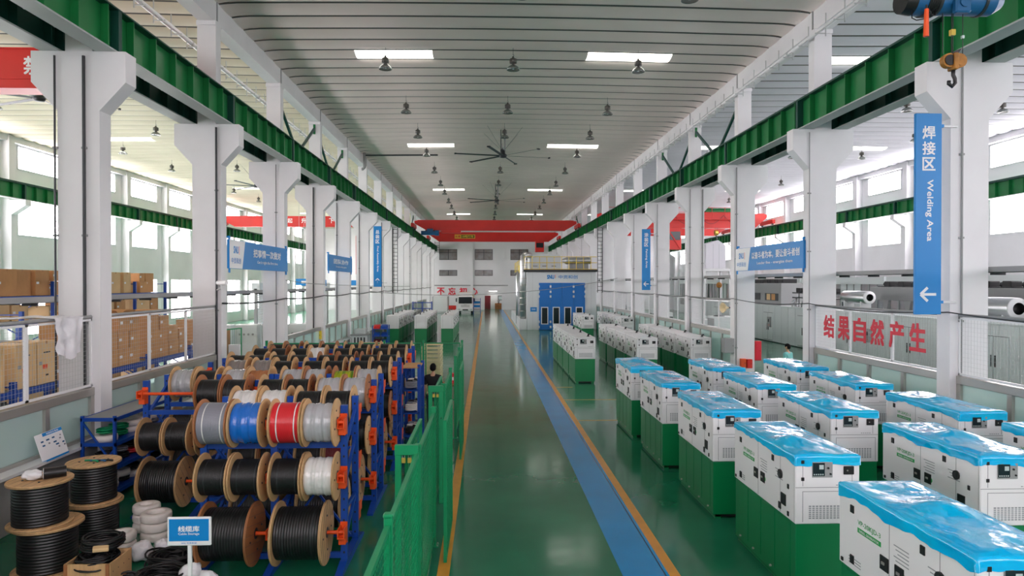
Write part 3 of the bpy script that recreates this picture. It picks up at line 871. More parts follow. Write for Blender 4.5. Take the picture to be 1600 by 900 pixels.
# top-row kinds, listed from the fence end (right in the photo) to the partition end, None = bare axle
TOP = {(0, 0): 'srbg', (0, 1): 'kkww', (1, 0): 'sskkkk--', (1, 1): 'sysskskt', (2, 0): 'kkkkktt-', (2, 1): 'kkkkkkkk', (3, 0): 'kkkkwkkk', (3, 1): 'kkkkkkkk'}
TOP[(1, 1)] = 'syssnsks'
MID = {(0, 0): 'wkkk', (0, 1): 'vkkk', (1, 0): 'kvkkkkkk', (1, 1): 'kkkkkktk', (2, 0): 'kkkkkkkk', (2, 1): 'kkkkkkkk', (3, 0): 'kkkkkkkk', (3, 1): 'kkkkkkkk'}
X_A, X_B = -2.0, -4.04
rr = random.Random(5)
for ri, (ry, units) in enumerate(RACKS):
    for ui, u in enumerate(units):
        x0 = X_A if u == 'A' else X_B
        if rack_master is None: rack_master = make_rack(); o = rack_master; o.location = (x0, ry, 0)
        else: o = dup(rack_master, (x0, ry, 0))
        tag(o, 'blue steel reel rack with orange axle brackets, %s row, %s half' % (RN[ri], 'fence-side' if u == 'A' else 'partition-side'), 'rack', 'cable reel racks')
        for s in (0, 1):
            y = ry - AX if s == 0 else ry + DEP + AX
            for bay in range(2):
                for q in range(2):
                    n = ui * 4 + bay * 2 + q
                    xx = x0 - bay * BAY - BAY * (.5 - .225 + q * .45)
                    for lv, tab in ((0, TOP), (1, MID)):
                        if lv == 1 and s == 1 and ri > 0 and bay + ui > 0 and not (ui == len(units) - 1 and bay == 1): continue
                        kd = tab[(ri, s)][n]
                        if kd == '-': continue
                        reel(kd, False, rr.random() < .25 and not (ri == 0 and s == 0 and lv == 1), (xx, y, LEV[lv]), rr.uniform(0, 6.28),
                             '%s reel, %s axle, %s of %s rack, %s from the fence' % (KIND[kd][0], ('top', 'middle')[lv], 'front' if s == 0 else 'back', RN[ri], ORD[n]), 'reels on the racks')
                if ri == 0 or (bay == 0 and ui == 0) or (ui == len(units) - 1 and bay == 1):
                    if ri == 3 and s == 1: continue
                    reel('k', True, ri == 0 and bay == 1 and s == 0, (x0 - (bay + .5) * BAY - .05, y, LEV[2]), rr.uniform(0, 6.28),
                         'large black cable reel, bottom axle, %s of %s rack, %s bay from the fence' % ('front' if s == 0 else 'back', RN[ri], ORD[ui * 2 + bay]), 'reels on the racks')

# ================================================================== GREEN FENCE
FX = -.80
def mesh_panel(wd, ht, pitch_u, pitch_v, wire, fr, mframe, mwire, name='mesh_fence', diamond=False):
    """panel in the y-z plane, from y=0..wd, z=0..ht; frame is the root mesh, the wire infill its part"""
    f = MB()
    f.box(-fr / 2, fr / 2, 0, fr, 0, ht, mframe); f.box(-fr / 2, fr / 2, wd - fr, wd, 0, ht, mframe)
    f.box(-fr / 2, fr / 2, fr, wd - fr, 0, fr, mframe); f.box(-fr / 2, fr / 2, fr, wd - fr, ht - fr, ht, mframe)
    o = f.build(name, recalc=False)
    w_ = MB(); r = wire
    n = int((wd - 2 * fr) / pitch_u)
    for i in range(1, n + 1):
        y = fr + (wd - 2 * fr) * i / (n + 1); w_.box(-r, r, y - r, y + r, fr, ht - fr, mwire)
    n = int((ht - 2 * fr) / pitch_v)
    for i in range(1, n + 1):
        z = fr + (ht - 2 * fr) * i / (n + 1); w_.box(r, 3 * r, fr, wd - fr, z - r, z + r, mwire)
    w_.build('wire_mesh', o, recalc=False)
    return o
def post_mesh(h=2.1):
    p = MB(); p.box(-.035, .035, -.035, .035, 0, h, 'fence', .006); p.box(-.042, .042, -.042, .042, h - .015, h + .02, 'fence', .012)
    p.box(-.075, .075, -.075, .075, 0, .012, 'fence')
    for a in (-.055, .055):
        for c in (-.055, .055): p.cyl((a, c, .012), (a, c, .03), .009, 'steel', 6)
    return p.build('fence_post')
post0 = post_mesh(); first_post = [True]
def put_post(x, y, label):
    if first_post[0]: o = post0; first_post[0] = False
    else: o = post0.copy(); COL.objects.link(o)
    o.location = (x, y, 0); tag(o, label, 'fence post', 'green fence posts')
PY = [3.2 + 2.4 * i for i in range(9)]
for i, y in enumerate(PY): put_post(FX, y, 'green square fence post along the aisle, %s from the camera' % ORD[i])
pan = mesh_panel(2.26, 1.9, .075, .085, .0022, .045, 'fence', 'fence')
for i in (0, 1, 2, 4, 6, 7):
    o = pan if i == 0 else dup(pan, (0, 0, 0))
    o.location = (FX, PY[i] + .07, .14)
    tag(o, 'green wire mesh fence panel beside the aisle, %s from the camera' % ORD[i], 'fence panel', 'aisle fence panels')
gate = mesh_panel(1.75, 2.04, .075, .085, .0022, .045, 'fence', 'fence', 'fence_gate')
for i, (x, y) in enumerate(((-.95, 8.15), (-.95, 12.65), (-.59, 9.75), (-.59, 15.45))):
    o = gate if i == 0 else dup(gate, (0, 0, 0))
    o.location = (x, y, .0); tag(o, 'green mesh sliding gate just ' + ('inside the aisle fence, nearer one', 'inside the aisle fence, farther one', 'outside the fence on the yellow line, nearer one', 'outside the fence on the yellow line, farther one')[i], 'fence gate', 'sliding mesh gates')
for i, y in enumerate((7.9, 12.42)):
    p = MB(); 
    p.box(-.13, -.06, -.035, .035, 0, 2.12, 'fence', .005); p.box(.06, .13, -.035, .035, 0, 2.12, 'fence', .005); p.box(-.134, .134, -.039, .039, 2.02, 2.134, 'fence', .005)
    for k in (-.10, .10): p.cyl((k, -.034, 1.55), (k, -.04, 1.55), .012, 'black', 8)
    o = p.build('gate_portal'); o.location = (-.92, y, 0); tag(o, 'green gate portal holding two brass padlocks, ' + ('nearer one', 'farther one')[i], 'gate frame', 'gate portals')
    for k, dx in enumerate((-.035, .035)):
        l = MB(); l.box(-.024, .024, -.012, .012, -.075, -.015, 'brass', .004)
        l.tube([(-.014, 0, -.02), (-.014, 0, .012), (-.007, 0, .022), (.007, 0, .022), (.014, 0, .012), (.014, 0, -.02)], .005, 'steel', 6)
        o = l.build('padlock'); o.location = (-.92 + dx, y, 1.998); tag(o, 'brass padlock under the %s gate portal, %s' % (('nearer', 'farther')[i], ('rack side', 'aisle side')[k]), 'padlock', 'gate padlocks')
# chains on the gate
c = MB()
for k in range(34):
    z = 1.0 - k * .028 if k < 30 else 1.0
    c.tube([(0 + .008 * math.cos(t) if k % 2 else 0, (0 if k % 2 else .008 * math.cos(t)), z + .018 * math.sin(t)) for t in [2 * PI * q / 8 for q in range(8)]], .0035, 'steel', 5, True)
o = c.build('chain'); o.location = (FX + .06, 5.72, 0); tag(o, 'steel chain hanging on the near fence post', 'chain')
# cross fence closing the store at its far end
BX = [-.80 - 1.27 * i for i in range(6)]
pan2 = mesh_panel(1.15, 1.9, .05, .05, .0024, .04, 'fence', 'fence')
for i in range(5):
    o = pan2 if i == 0 else dup(pan2, (0, 0, 0))
    o.rotation_euler = (0, 0, PI / 2); o.location = (BX[i] - .06, 22.5, .14)
    tag(o, 'green mesh panel of the cross fence behind the racks, %s from the aisle' % ORD[i], 'fence panel', 'cross fence panels')
for i, x in enumerate(BX):
    put_post(x, 22.5, 'green fence post of the cross fence behind the racks, %s from the aisle' % ORD[i])
# ================================================================== PARTITIONS BETWEEN THE HALLS
def partition(x, s, y0, y1, plinth, mesh, label, np_=4, zr=2.10):
    """s = +1 when the middle hall lies on its +x side"""
    root = thing('glass_partition', label, 'partition', (x, y0, 0), 0, 'glass partitions between the halls', 'structure')
    L = y1 - y0
    b = MB(); b.box(-.12, .12, 0, L, 0, plinth, 'concrete_grey', .01); b.box(min(-.14, s * .30), max(.14, s * .30), 0, L, plinth - .03, plinth + .02, 'white_metal'); b.build('plinth', root)
    b = MB()
    b.box(-.07, .07, 0, L, zr - .16, zr, 'steel', .01); b.box(-.05, .05, 0, L, plinth + .02, plinth + .08, 'steel')
    for i in range(np_ + 1):
        y = min(max(L * i / np_, .06), L - .06); b.box(-.06, .06, y - .06, y + .06, plinth + .02, zr - .16, 'steel')
    b.build('rail', root)
    for i in range(np_):
        g = MB(); g.box(-.006, .006, L * i / np_ + .06, L * (i + 1) / np_ - .06, plinth + .08, zr - .16, 'mint_glass'); g.build('glass_pane', root)
    if mesh:
        n = 3
        for i in range(n):
            a, c = L * i / n, L * (i + 1) / n
            f = MB(); fr = .04
            f.box(-.02, .02, a, a + fr, zr + .02, 3.30, 'white_metal'); f.box(-.02, .02, c - fr, c, zr + .02, 3.30, 'white_metal')
            f.box(-.02, .02, a, c, zr + .02, zr + .02 + fr, 'white_metal'); f.box(-.02, .02, a, c, 3.26, 3.30, 'white_metal')
            w = MB(); r = .0016; st = .085
            k = int((c - a) / st)
            for j in range(1, k):
                y = a + (c - a) * j / k; w.box(-r, r, y - r, y + r, zr + .04, 3.28, 'galv')
            k = int((3.26 - zr) / st)
            for j in range(1, k):
                z = zr + .04 + (3.24 - zr) * j / k; w.box(-r, r, a, c, z - r, z + r, 'galv')
            o = f.build('mesh_frame', root, recalc=False); w.build('wire_mesh', o, recalc=False)
        t = MB(); t.cyl((0, 0, 3.34), (0, L, 3.34), .032, 'grey', 8); t.build('top_pipe', root)
    return root
for k in range(1, 14):
    if k != 3: partition(CXL + .22, 1, COLY[k] + .4, COLY[k + 1], .98, k < 4, 'mint glass and mesh partition between columns, %s bay on the carton side' % ORD[k - 1], 4, 1.97)
    if k != 3: partition(CXR - .2, -1, COLY[k] + .4, COLY[k + 1], .75, k < 9, 'mint glass and mesh partition between columns, %s bay on the coating line side' % ORD[k - 1], 4)
# red slogan letters on the mesh
for i, ch in enumerate('结果自然产生'):
    b = MB()
    y = 18.85 - i * .79
    b.text(ch, .7, 'red_sign', Matrix.Translation((-.004, 0, 0)) @ FACE_NX, .028, fit=(.55, .60))
    b.text(ch, .7, 'red_sign', Matrix.Translation((.004, 0, 0)) @ FACE_NX, .028, fit=(.55, .60))
    o = b.build('slogan_letter'); o.location = (CXR - .235, y, 2.78 - .0 * i)
    tag(o, 'red cut-out character on the white mesh above the generators, %s of six' % ORD[i], 'sign letter', 'red slogan on the mesh')
for i, (ch, x) in enumerate(zip('不忘初心', (-6.75, -5.1, -3.45, -1.85))):
    b = MB(); b.text(ch, 1, 'red_sign', FACE_CAM, .028, fit=(1.05, 1.05))
    o = b.build('slogan_letter'); o.location = (x, Y_END - .03, 2.75); tag(o, 'large red character on the far end wall above the truck, %s of four' % ORD[i], 'sign letter', 'red slogan on the end wall')

# ================================================================== SIGNS
def hang_sign(x, y, zt, zb, wd, cn, en, arrow, label):
    root = thing('hanging_sign', label, 'sign', (x, y, 0), 0, 'blue work area signs')
    b = MB(); h = zt - zb
    b.box(-wd / 2, wd / 2, -.035, .035, zb, zt, 'sign_blue', .006)
    e = -.038
    c = wd * .48
    for i, ch in enumerate(cn): b.text(ch, c, 'sign_white', at(0, e, zt - h * .095 - i * h * .078, FACE_CAM), .02, fit=(c, c))
    R = FACE_CAM @ Matrix.Rotation(-PI / 2, 4, 'Z')
    ln = h * (.305 if len(en) < 14 else .42)
    b.text(en, c, 'sign_white', at(0.02 * wd, e, zt - h * .33 - ln / 2, R), .015, fit=(ln, c * .62))
    za = zb + h * .10
    d = wd * .3
    pts = {'left': [((-d, 0), (d, 0)), ((-d, 0), (-d * .1, d * .85)), ((-d, 0), (-d * .1, -d * .85))], 'up': [((0, -d), (0, d)), ((0, d), (-d * .8, d * .1)), ((0, d), (d * .8, d * .1))]}[arrow]
    for q, ((x0, z0), (x1, z1)) in enumerate(pts): b.bar((x0, e - .002 * q, za + z0), (x1, e - .002 * q, za + z1), .004, wd * .10, 'sign_white')
    b.build('sign_panel', root)
    for z in (zt - .25, zb + .25):
        k = MB(); k.box(wd / 2 - .02, wd / 2 + .05, -.03, .04, z - .03, z + .03, 'sign_blue'); k.box(wd / 2, wd / 2 + .34, 0, .03, z - .02, z + .02, 'galv'); k.build('wall_bracket', root)
    return root
hang_sign(8.95, 13.55, 7.43, 3.36, .54, '焊接区', 'Welding Area', 'left', 'tall blue sign with a left arrow on the nearest column by the generators')
hang_sign(8.92, COLY[6] - .05, 7.0, 3.6, .47, '涂装区', 'Painting Area', 'left', 'tall blue sign with a left arrow on a column near the blue booth')
hang_sign(-6.95, COLY[7] - .05, 7.62, 3.75, .50, '总装区', 'Final Assembly Area', 'up', 'tall blue sign with an up arrow on a carton-side column')
def banner(x, s, y0, y1, z0, z1, cn, en, logo, label):
    """s=+1 faces +x"""
    root = thing('banner_sign', label, 'sign', (x, (y0 + y1) / 2, (z0 + z1) / 2), 0, 'blue slogan banners')
    L = y1 - y0; H = z1 - z0
    R = FACE_PX if s > 0 else FACE_NX
    d = 1 if s > 0 else -1        # reading direction in y
    b = MB()
    ly = L * logo                 # length of the white part with the logo
    st = -d * L / 2               # where reading starts
    def Y(t): return st + d * t
    e = s * .04
    b.box(-.035, .035, min(Y(0), Y(L)), max(Y(0), Y(L)), -H / 2, H / 2, 'sign_blue', .004)
    if logo:
        sl = .12
        poly = [(Y(0.01), -H / 2 + .01), (Y(ly - sl), -H / 2 + .01), (Y(ly + sl), H / 2 - .01), (Y(0.01), H / 2 - .01)]
        b.prism(poly, 'x', min(s * .034, e), max(s * .034, e), 'sign_white')
        b.text('SNU', .3, 'sign_blue', at(e + s * .002, Y(ly * .44), H * .16, R), .03, fit=(ly * .34, H * .24))
        b.box(min(e, e + s * .003), max(e, e + s * .003), min(Y(ly * .66), Y(ly * .68)), max(Y(ly * .66), Y(ly * .68)), 0, H * .30, 'orange')
        b.text('中贡和创', .2, 'sign_blue', at(e + s * .002, Y(ly * .45), -H * .22, R), .01, fit=(ly * .66, H * .2))
    m = ly + (L - ly) * .5
    w = (L - ly) * (.88 if len(cn) > 8 else .62)
    b.text(cn, .4, 'sign_white', at(e, Y(m), H * .12, R), .02, fit=(w, H * .30))
    b.text(en, .15, 'sign_white', at(e, Y(m), -H * .22, R), .012, fit=(w * .75, H * .14))
    b.build('sign_panel', root)
    for t in (.08, L - .08):
        k = MB(); k.cyl((0, Y(t), -H / 2 - .12), (0, Y(t), H / 2 + .1), .03, 'sign_blue', 8); k.box(min(0, -s * .05) - .02, max(0, -s * .05) + .02, Y(t) - .04, Y(t) + .04, H / 2 + .04, H / 2 + .1, 'sign_blue'); k.build('hanger', root)
    return root
banner(CXL + .44, 1, 20.1, 25.9, 4.42, 5.27, '把事情一次做对', 'Get it right the first time', .20, 'blue and white slogan banner between the second and third carton-side columns')
banner(CXL + .44, 1, 32.6, 38.2, 4.58, 5.36, '团队协作', 'One team working together', 0, 'plain blue slogan banner between carton-side columns, farther back')
banner(CXR - .44, -1, 19.9, 25.4, 4.44, 5.27, '以奋斗者为本，要让奋斗者创', 'Leader fine - energize them', .24, 'blue and white slogan banner hung above the generators, between columns')
# blue direction boards deep in the carton hall
for i, (x, y, z) in enumerate(((-12.5, 50, 4.0), (-12.0, 60, 4.0), (-11.5, 45, 4.05))):
    b = MB(); b.box(-.9, .9, -.04, .04, -.22, .22, 'sign_blue', .004); b.box(-.55, .0, -.046, -.04, -.08, .08, 'sign_white'); b.cyl((-.7, 0, .2), (-.7, 0, 8.3), .01, 'galv', 6); b.cyl((.7, 0, .2), (.7, 0, 8.3), .01, 'galv', 6)
    o = b.build('direction_board'); o.location = (x, y, z); tag(o, 'small blue board hanging in the carton hall, ' + ('between sixth and seventh columns', 'farthest back', 'nearest of them')[i], 'sign', 'blue hanging boards')

# ================================================================== LAMPS
def make_lamp():
    root = thing('highbay_lamp', '', 'lamp')
    r = MB(); r.lathe([(.05, .16), (.10, .15), (.17, .10), (.225, .02), (.225, 0), (.215, 0), (.16, .085), (.06, .13)], 'z', 'reflector', 24, False); r.build('reflector', root)
    g = MB(); g.lathe([(.0, .03), (.12, .028), (.212, .006)], 'z', 'grey_glass', 20, False); g.lathe([(.0, .02), (.04, .02), (.045, .08), (.03, .12), (0, .13)], 'z', 'wrap_white', 12, False); g.build('lens', root)
    h = MB(); h.lathe([(.05, .15), (.055, .20), (.10, .22), (.125, .28), (.12, .34), (.085, .39), (.04, .41), (.03, .46), (0, .47)], 'z', 'lamp_metal', 18, False)
    for k in range(10):
        a = 2 * PI * k / 10; h.box(.11 * math.cos(a) - .012, .11 * math.cos(a) + .012, .11 * math.sin(a) - .012, .11 * math.sin(a) + .012, .22, .37, 'lamp_metal')
    h.build('ballast_housing', root)
    k = MB(); k.tube([(.0, 0, .46), (.03, 0, .50), (.0, 0, .54), (-.02, 0, .515)], .008, 'dark', 6); k.cyl((0, 0, .53), (0, 0, .745), .006, 'dark', 6); k.build('hook', root)
    return root
lamp0 = make_lamp(); nl = 0
LY = [17.85, 23.7, 29.0, 34.7, 39.9, 45.6, 51.1, 56.7, 62.4, 67.9, 73.5, 79.1, 84.7, 90.3, 95.9]
for hall, xs in (('middle hall', (-3.44, .92, 5.25)), ('carton hall', (-12.2, -16.35, -20.55)), ('coating hall', (13.6, 17.9, 22.1))):
    for xi, x in enumerate(xs):
        for yi, y in enumerate(LY):
            if hall != 'middle hall' and yi > 9: continue
            o = lamp0 if nl == 0 else dup(lamp0, (0, 0, 0))
            nl += 1
            xa, xb = {'middle hall': (CXL + .2, CXR - .2), 'carton hall': (XL, CXL - .2), 'coating hall': (CXR + .2, XR)}[hall]
            ly = math.floor(y - (.6 if hall == 'coating hall' else 0)) + .5
            o.location = (x, ly, ROOF + .13 + .10 * (1 - abs(2 * (x - xa) / (xb - xa) - 1) ** 2) - .17 - .745)
            tag(o, 'unlit high-bay lamp under the %s roof, %s row, %s from the camera' % (hall, {'middle hall': ('carton-side', 'centre', 'generator-side'), 'carton hall': ('inner', 'centre', 'window-side'), 'coating hall': ('inner', 'centre', 'window-side')}[hall][xi], ORD[yi]), 'lamp', 'high-bay lamps of the ' + hall)

# ================================================================== FANS
def make_fan():
    root = thing('ceiling_fan', '', 'ceiling fan')
    h = MB(); h.lathe([(0, -.10), (.16, -.09), (.2, -.02), (.2, .06), (.12, .12), (.1, .3), (0, .3)], 'z', 'dark', 20, False); h.build('motor_hub', root)
    d = MB(); d.box(-.13, -.09, -.04, .04, .25, 1.38, 'dark'); d.box(.06, .14, -.05, .05, .25, 1.38, 'grey'); d.build('drop_rod', root)
    for k in range(6):
        a = k * PI / 3 + .12; c, s = math.cos(a), math.sin(a)
        b = MB(); b.X = Matrix.Rotation(a, 4, 'Z')
        b.prism([(-.075, -.012), (.075, .022), (.075, .03), (-.02, .014), (-.075, -.002)], 'x', .2, 2.55, 'dark'); b.box(2.52, 2.6, -.085, .085, -.02, .035, 'black')
        b.build('blade', root)
    for k in range(4):
        a = k * PI / 2 + PI / 4; g = MB(); g.cyl((.1 * math.cos(a), .1 * math.sin(a), .3), (1.3 * math.cos(a), 1.3 * math.sin(a), 1.36), .005, 'dark', 5); g.build('guy_wire', root)
    return root
fan0 = make_fan()
for i, (x, y, lab) in enumerate(((.88, 36.2, 'large six-bladed fan under the middle hall roof, nearer one'), (.85, 55.8, 'large six-bladed fan under the middle hall roof, farther one'), (-16.3, 25.6, 'large six-bladed fan under the carton hall roof, behind the first column'), (-16.0, 48.2, 'large six-bladed fan under the carton hall roof, beyond the second column'))):
    o = fan0 if i == 0 else dup(fan0, (0, 0, 0))
    o.location = (x, y, 10.72); o.rotation_euler = (0, 0, (.1, .35, .5, .2)[i]); tag(o, lab, 'ceiling fan', 'large ceiling fans')

# ================================================================== BRIDGE CRANES
RAILZ = 9.49
def bridge_crane(x0, x1, y, h, label, taper=True, text=None, plate=None, tx=None):
    root = thing('bridge_crane', label, 'crane', (0, y, 0), 0, 'red bridge cranes')
    b = MB(); wd = .26
    zt = RAILZ + .12 + h * .75; zb = zt - h
    t = 1.3
    poly = [(x0 + .1, zt - .32), (x0 + t, zb), (x1 - t, zb), (x1 - .1, zt - .32), (x1 - .1, zt - .06), (x1 - .5, zt), (x0 + .5, zt), (x0 + .1, zt - .06)]
    b.prism(poly, 'y', -wd, wd, 'red_paint')
    b.box(x0 + t, x1 - t, -wd - .08, wd + .08, zb - .03, zb, 'red_paint'); b.box(x0 + .4, x1 - .4, -wd - .05, wd + .05, zt, zt + .03, 'red_paint')
    b.box(x0 + t, x1 - t, -wd - .03, -wd, zb + h * .22, zb + h * .27, 'red_paint')
    if text:
        for i, (ch, xx) in enumerate(text): b.text(ch, h * .45, 'sign_white', at(xx, -wd - .004, zb + h * .58, FACE_CAM), .02, fit=(h * .46, h * .46))
    if plate:
        b.box(plate - 1.3, plate + 1.3, -wd - .02, -wd, zb + h * .32, zb + h * .75, 'rail_yellow'); b.box(plate - .5, plate + 1.22, -wd - .024, -wd - .02, zb + h * .37, zb + h * .7, 'black')
        b.text('起重', .3, 'red_paint', at(plate - .9, -wd - .026, zb + h * .54, FACE_CAM), .02, fit=(.65, .3)); b.text('10吨行车', .3, 'rail_yellow', at(plate + .36, -wd - .028, zb + h * .54, FACE_CAM), .02, fit=(1.5, .3))
    b.build('main_girder', root)
    for x in (x0, x1):
        e = MB(); e.box(x - .14, x + .14, -1.5, 1.5, RAILZ + .12, RAILZ + .5, 'red_paint', .02); e.build('end_carriage', root)
        for yy in (-1.2, 1.2):
            w_ = MB(); w_.cyl((x - .06, yy, RAILZ + .16), (x + .06, yy, RAILZ + .16), .16, 'dark', 16); w_.build('wheel', root)
    return root, zb, zt
XI0, XI1 = CXL + .52, CXR - .52
cr, zb, zt = bridge_crane(XI0, XI1, 70, 1.0, 'red bridge crane spanning the middle hall, nearer of the two')
t = MB(); t.cyl((-6.6, -.5, zb - .3), (-5.2, -.5, zb - .3), .22, 'hoist_blue', 14); t.cyl((-5.2, -.5, zb - .3), (-4.8, -.5, zb - .3), .28, 'hoist_blue', 14); t.box(-6.2, -5.2, -.6, .2, zb - .2, zb - .02, 'dark'); t.box(-6.0, -5.4, -.7, -.2, zb - .25, zb + .12, 'hoist_blue'); t.box(-4.6, -2.6, -.3, .3, zb - .28, zb, 'red_paint', .03); t.build('hoist', cr)
cr, zb, zt = bridge_crane(XI0, XI1, 88, 1.15, 'red bridge crane spanning the middle hall, farther one with a yellow plate', plate=-2.75)
t = MB(); t.box(6.3, 7.4, -.5, .5, zb - 1.35, zb, 'red_paint', .02); t.box(6.4, 7.3, -.52, -.5, zb - .8, zb - .2, 'screen'); t.build('operator_cab', cr)
t = MB(); t.box(-6.2, -3.4, -1.2, -.9, zt, zt + .06, 'red_paint'); t.cyl((-6.2, -1.05, zt + .06), (-6.2, -1.05, zt + .4), .03, 'dark', 6); t.cyl((-3.5, -1.05, zt + .06), (-3.5, -1.05, zt + .4), .03, 'dark', 6); t.bar((-6.2, -1.05, zt + .4), (-3.5, -1.05, zt + .4), .05, .12, 'red_paint'); t.box(-6.3, -3.4, -1.25, .3, zt - .02, zt, 'red_paint'); t.build('walkway', cr)
l = MB()
for s in (-.28, .28): l.bar((-6.3 + s, -.3, zb), (-6.3 + s, -.3, zb - 1.6), .05, .05, 'dark')
for k in range(5): l.bar((-6.58, -.3, zb - .3 * k - .2), (-6.02, -.3, zb - .3 * k - .2), .04, .04, 'dark')
l.build('ladder', cr)
SL = '起升物下严禁站人'
X3, X4 = XL + 1.0, CXL - .54
bridge_crane(X3, X4, 19.5, 1.06, 'red bridge crane across the carton hall, nearest one with white characters', text=[(c, -12.42 + (i - 5) * 1.5) for i, c in enumerate(SL)])
bridge_crane(X3, X4, 66, .95, 'red bridge crane across the carton hall, farther one with white characters', text=[(c, -17.36 + (i - 1) * 1.3) for i, c in enumerate(SL)])
X5, X6 = CXR + .54, XR - 1.0
cr, zb, zt = bridge_crane(X5, X6, 65, 1.35, 'red bridge crane across the coating hall, nearer one with railings')
t = MB()
for k in range(12): t.cyl((11.5 + k * 1.25, -.6, zt - .5), (11.5 + k * 1.25, -.6, zt + .55), .025, 'red_paint', 6)
for z in (zt + .55, zt + .1): t.cyl((11.5, -.6, z), (25.3, -.6, z), .022, 'red_paint', 6)
t.box(11.3, 25.5, -.85, -.27, zt - .62, zt - .55, 'red_paint'); t.build('walkway_railing', cr)
t = MB(); t.box(17.2, 18.5, -.75, .55, zb - 2.1, zb, 'red_paint', .02); t.box(17.3, 18.4, -.77, -.75, zb - 1.2, zb - .4, 'screen'); t.bar((17.2, -.8, zb - .2), (18.4, -.8, zb - 2.0), .06, .1, 'red_paint'); t.build('operator_cab', cr)
t = MB(); t.cyl((21.0, 0, zt + .25), (23.6, 0, zt + .25), .32, 'girder', 14); t.box(20.0, 24.2, -.3, .3, zt + .03, zt + .12, 'red_paint'); t.cyl((20.2, 0, zt + .12), (20.9, 0, zt + .5), .2, 'dark', 10); t.build('winch', cr)
t = MB(); t.cyl((21.75, -.75, zb), (21.75, -.75, zb - .3), .01, 'black', 6); t.cyl((21.95, -.75, zb), (21.95, -.75, zb - .3), .01, 'black', 6); t.cyl((21.7, -.75, zb - .5), (22.0, -.75, zb - .5), .25, 'brass', 14); t.tube([(21.85, -.75, zb - .7), (21.85, -.75, zb - .95), (21.98, -.75, zb - 1.05), (21.85, -.75, zb - 1.18), (21.72, -.75, zb - 1.08)], .04, 'dark', 6); t.build('hook_block', cr)
t = MB()
for k in range(5): t.tube([(13 + k * 2.4 + 2.4 * q / 8, -.65, zt - .2 - .8 * math.sin(PI * q / 8)) for q in range(9)], .02, 'black', 5)
t.build('festoon_cable', cr)
bridge_crane(X5, X6, 76, 1.2, 'red bridge crane across the coating hall, farther one')
# near crane with its blue hoist
cr, zb, zt = bridge_crane(XI0, XI1, 9.5, .9, 'red bridge crane overhead carrying the blue hoist and brass hook block')
t = MB()
t.box(6.3, 6.9, -.35, .35, zb - .22, zb - .05, 'hoist_blue', .02)
for x in (6.4, 6.8):
    for s in (-.34, .34): t.cyl((x, s - .04, zb + .0), (x, s + .04, zb + .0), .09, 'dark', 12)
t.bar((6.6, 0, zb - .2), (6.6, 0, 8.18), .12, .3, 'hoist_blue'); t.build('hoist_trolley', cr)
t = MB(); hz = 8.01
t.cyl((5.87, 0, hz), (6.02, 0, hz), .19, 'black', 20, .215); t.cyl((6.02, 0, hz), (6.17, 0, hz), .215, 'hoist_blue', 20)
for k in range(7): t.cyl((6.17 + k * .024, 0, hz), (6.185 + k * .024, 0, hz), .235, 'black', 20)
t.cyl((6.33, 0, hz), (6.38, 0, hz), .21, 'dark', 20); t.cyl((6.38, 0, hz), (7.16, 0, hz), .205, 'hoist_blue', 24); t.cyl((7.16, 0, hz), (7.3, 0, hz), .205, 'hoist_blue', 24, .12)
t.cyl((6.98, 0, hz), (7.02, 0, hz), .222, 'dark', 24); t.box(6.5, 6.72, -.26, -.16, hz - .26, hz + .12, 'hoist_blue', .02); t.cyl((6.53, -.27, hz + .05), (6.53, -.24, hz + .05), .03, 'brass', 10); t.cyl((6.62, -.28, hz - .12), (6.62, -.2, hz - .12), .07, 'hoist_blue', 12)
t.build('hoist_drum', cr)
t = MB(); t.cyl((6.09, -.24, hz - .16), (6.09, -.24, hz - .22), .012, 'black', 8); t.cyl((6.09, -.24, hz - .22), (6.085, -.24, hz - .60), .028, 'orange', 10, .036); t.build('pendant', cr)
t = MB()
t.tube([(5.97, -.1, hz - .18), (5.96, -.12, hz - .30), (6.0, -.16, hz - .345), (6.07, -.23, hz - .35)], .008, 'black', 6)
t.tube([(6.12, -.23, hz - .3), (6.2, -.16, hz - .24), (6.26, -.12, hz - .15)], .008, 'black', 6); t.tube([(6.15, -.2, hz - .2), (6.23, -.15, hz - .27), (6.29, -.12, hz - .26), (6.31, -.1, hz - .15)], .008, 'black', 6)
t.build('control_cable', cr)
t = MB(); bz = 7.14
for x in (6.45, 6.58, 6.60, 6.74): t.cyl((x, -.05, hz - .18), (x, -.05, bz + .1), .006, 'black', 6)
t.box(6.56, 6.62, -.08, -.02, 7.50, 7.58, 'brass'); t.box(6.725, 6.755, -.07, -.03, 7.46, 7.5, 'lcd'); t.build('wire_rope', cr)
t = MB()
t.cyl((6.53, -.09, bz), (6.53, -.01, bz), .10, 'hook_brass', 20); t.cyl((6.68, -.09, bz), (6.68, -.01, bz), .10, 'hook_brass', 20)
t.cyl((6.53, -.105, bz), (6.53, -.09, bz), .075, 'black', 18); t.cyl((6.68, -.105, bz), (6.68, -.09, bz), .075, 'hook_brass', 18)
t.box(6.57, 6.64, -.13, .03, bz - .13, bz + .10, 'hook_brass', .01); t.prism([(6.56, bz + .09), (6.64, bz + .09), (6.70, bz + .17), (6.60, bz + .13)], 'y', -.1, 0, 'dark'); t.build('hook_block', cr)
t = MB(); t.tube([(6.605, -.05, bz - .11), (6.605, -.05, bz - .2), (6.63, -.05, bz - .25), (6.635, -.05, bz - .31), (6.59, -.05, bz - .36), (6.54, -.05, bz - .32), (6.545, -.05, bz - .28)], .026, 'black', 8); t.build('hook', cr)

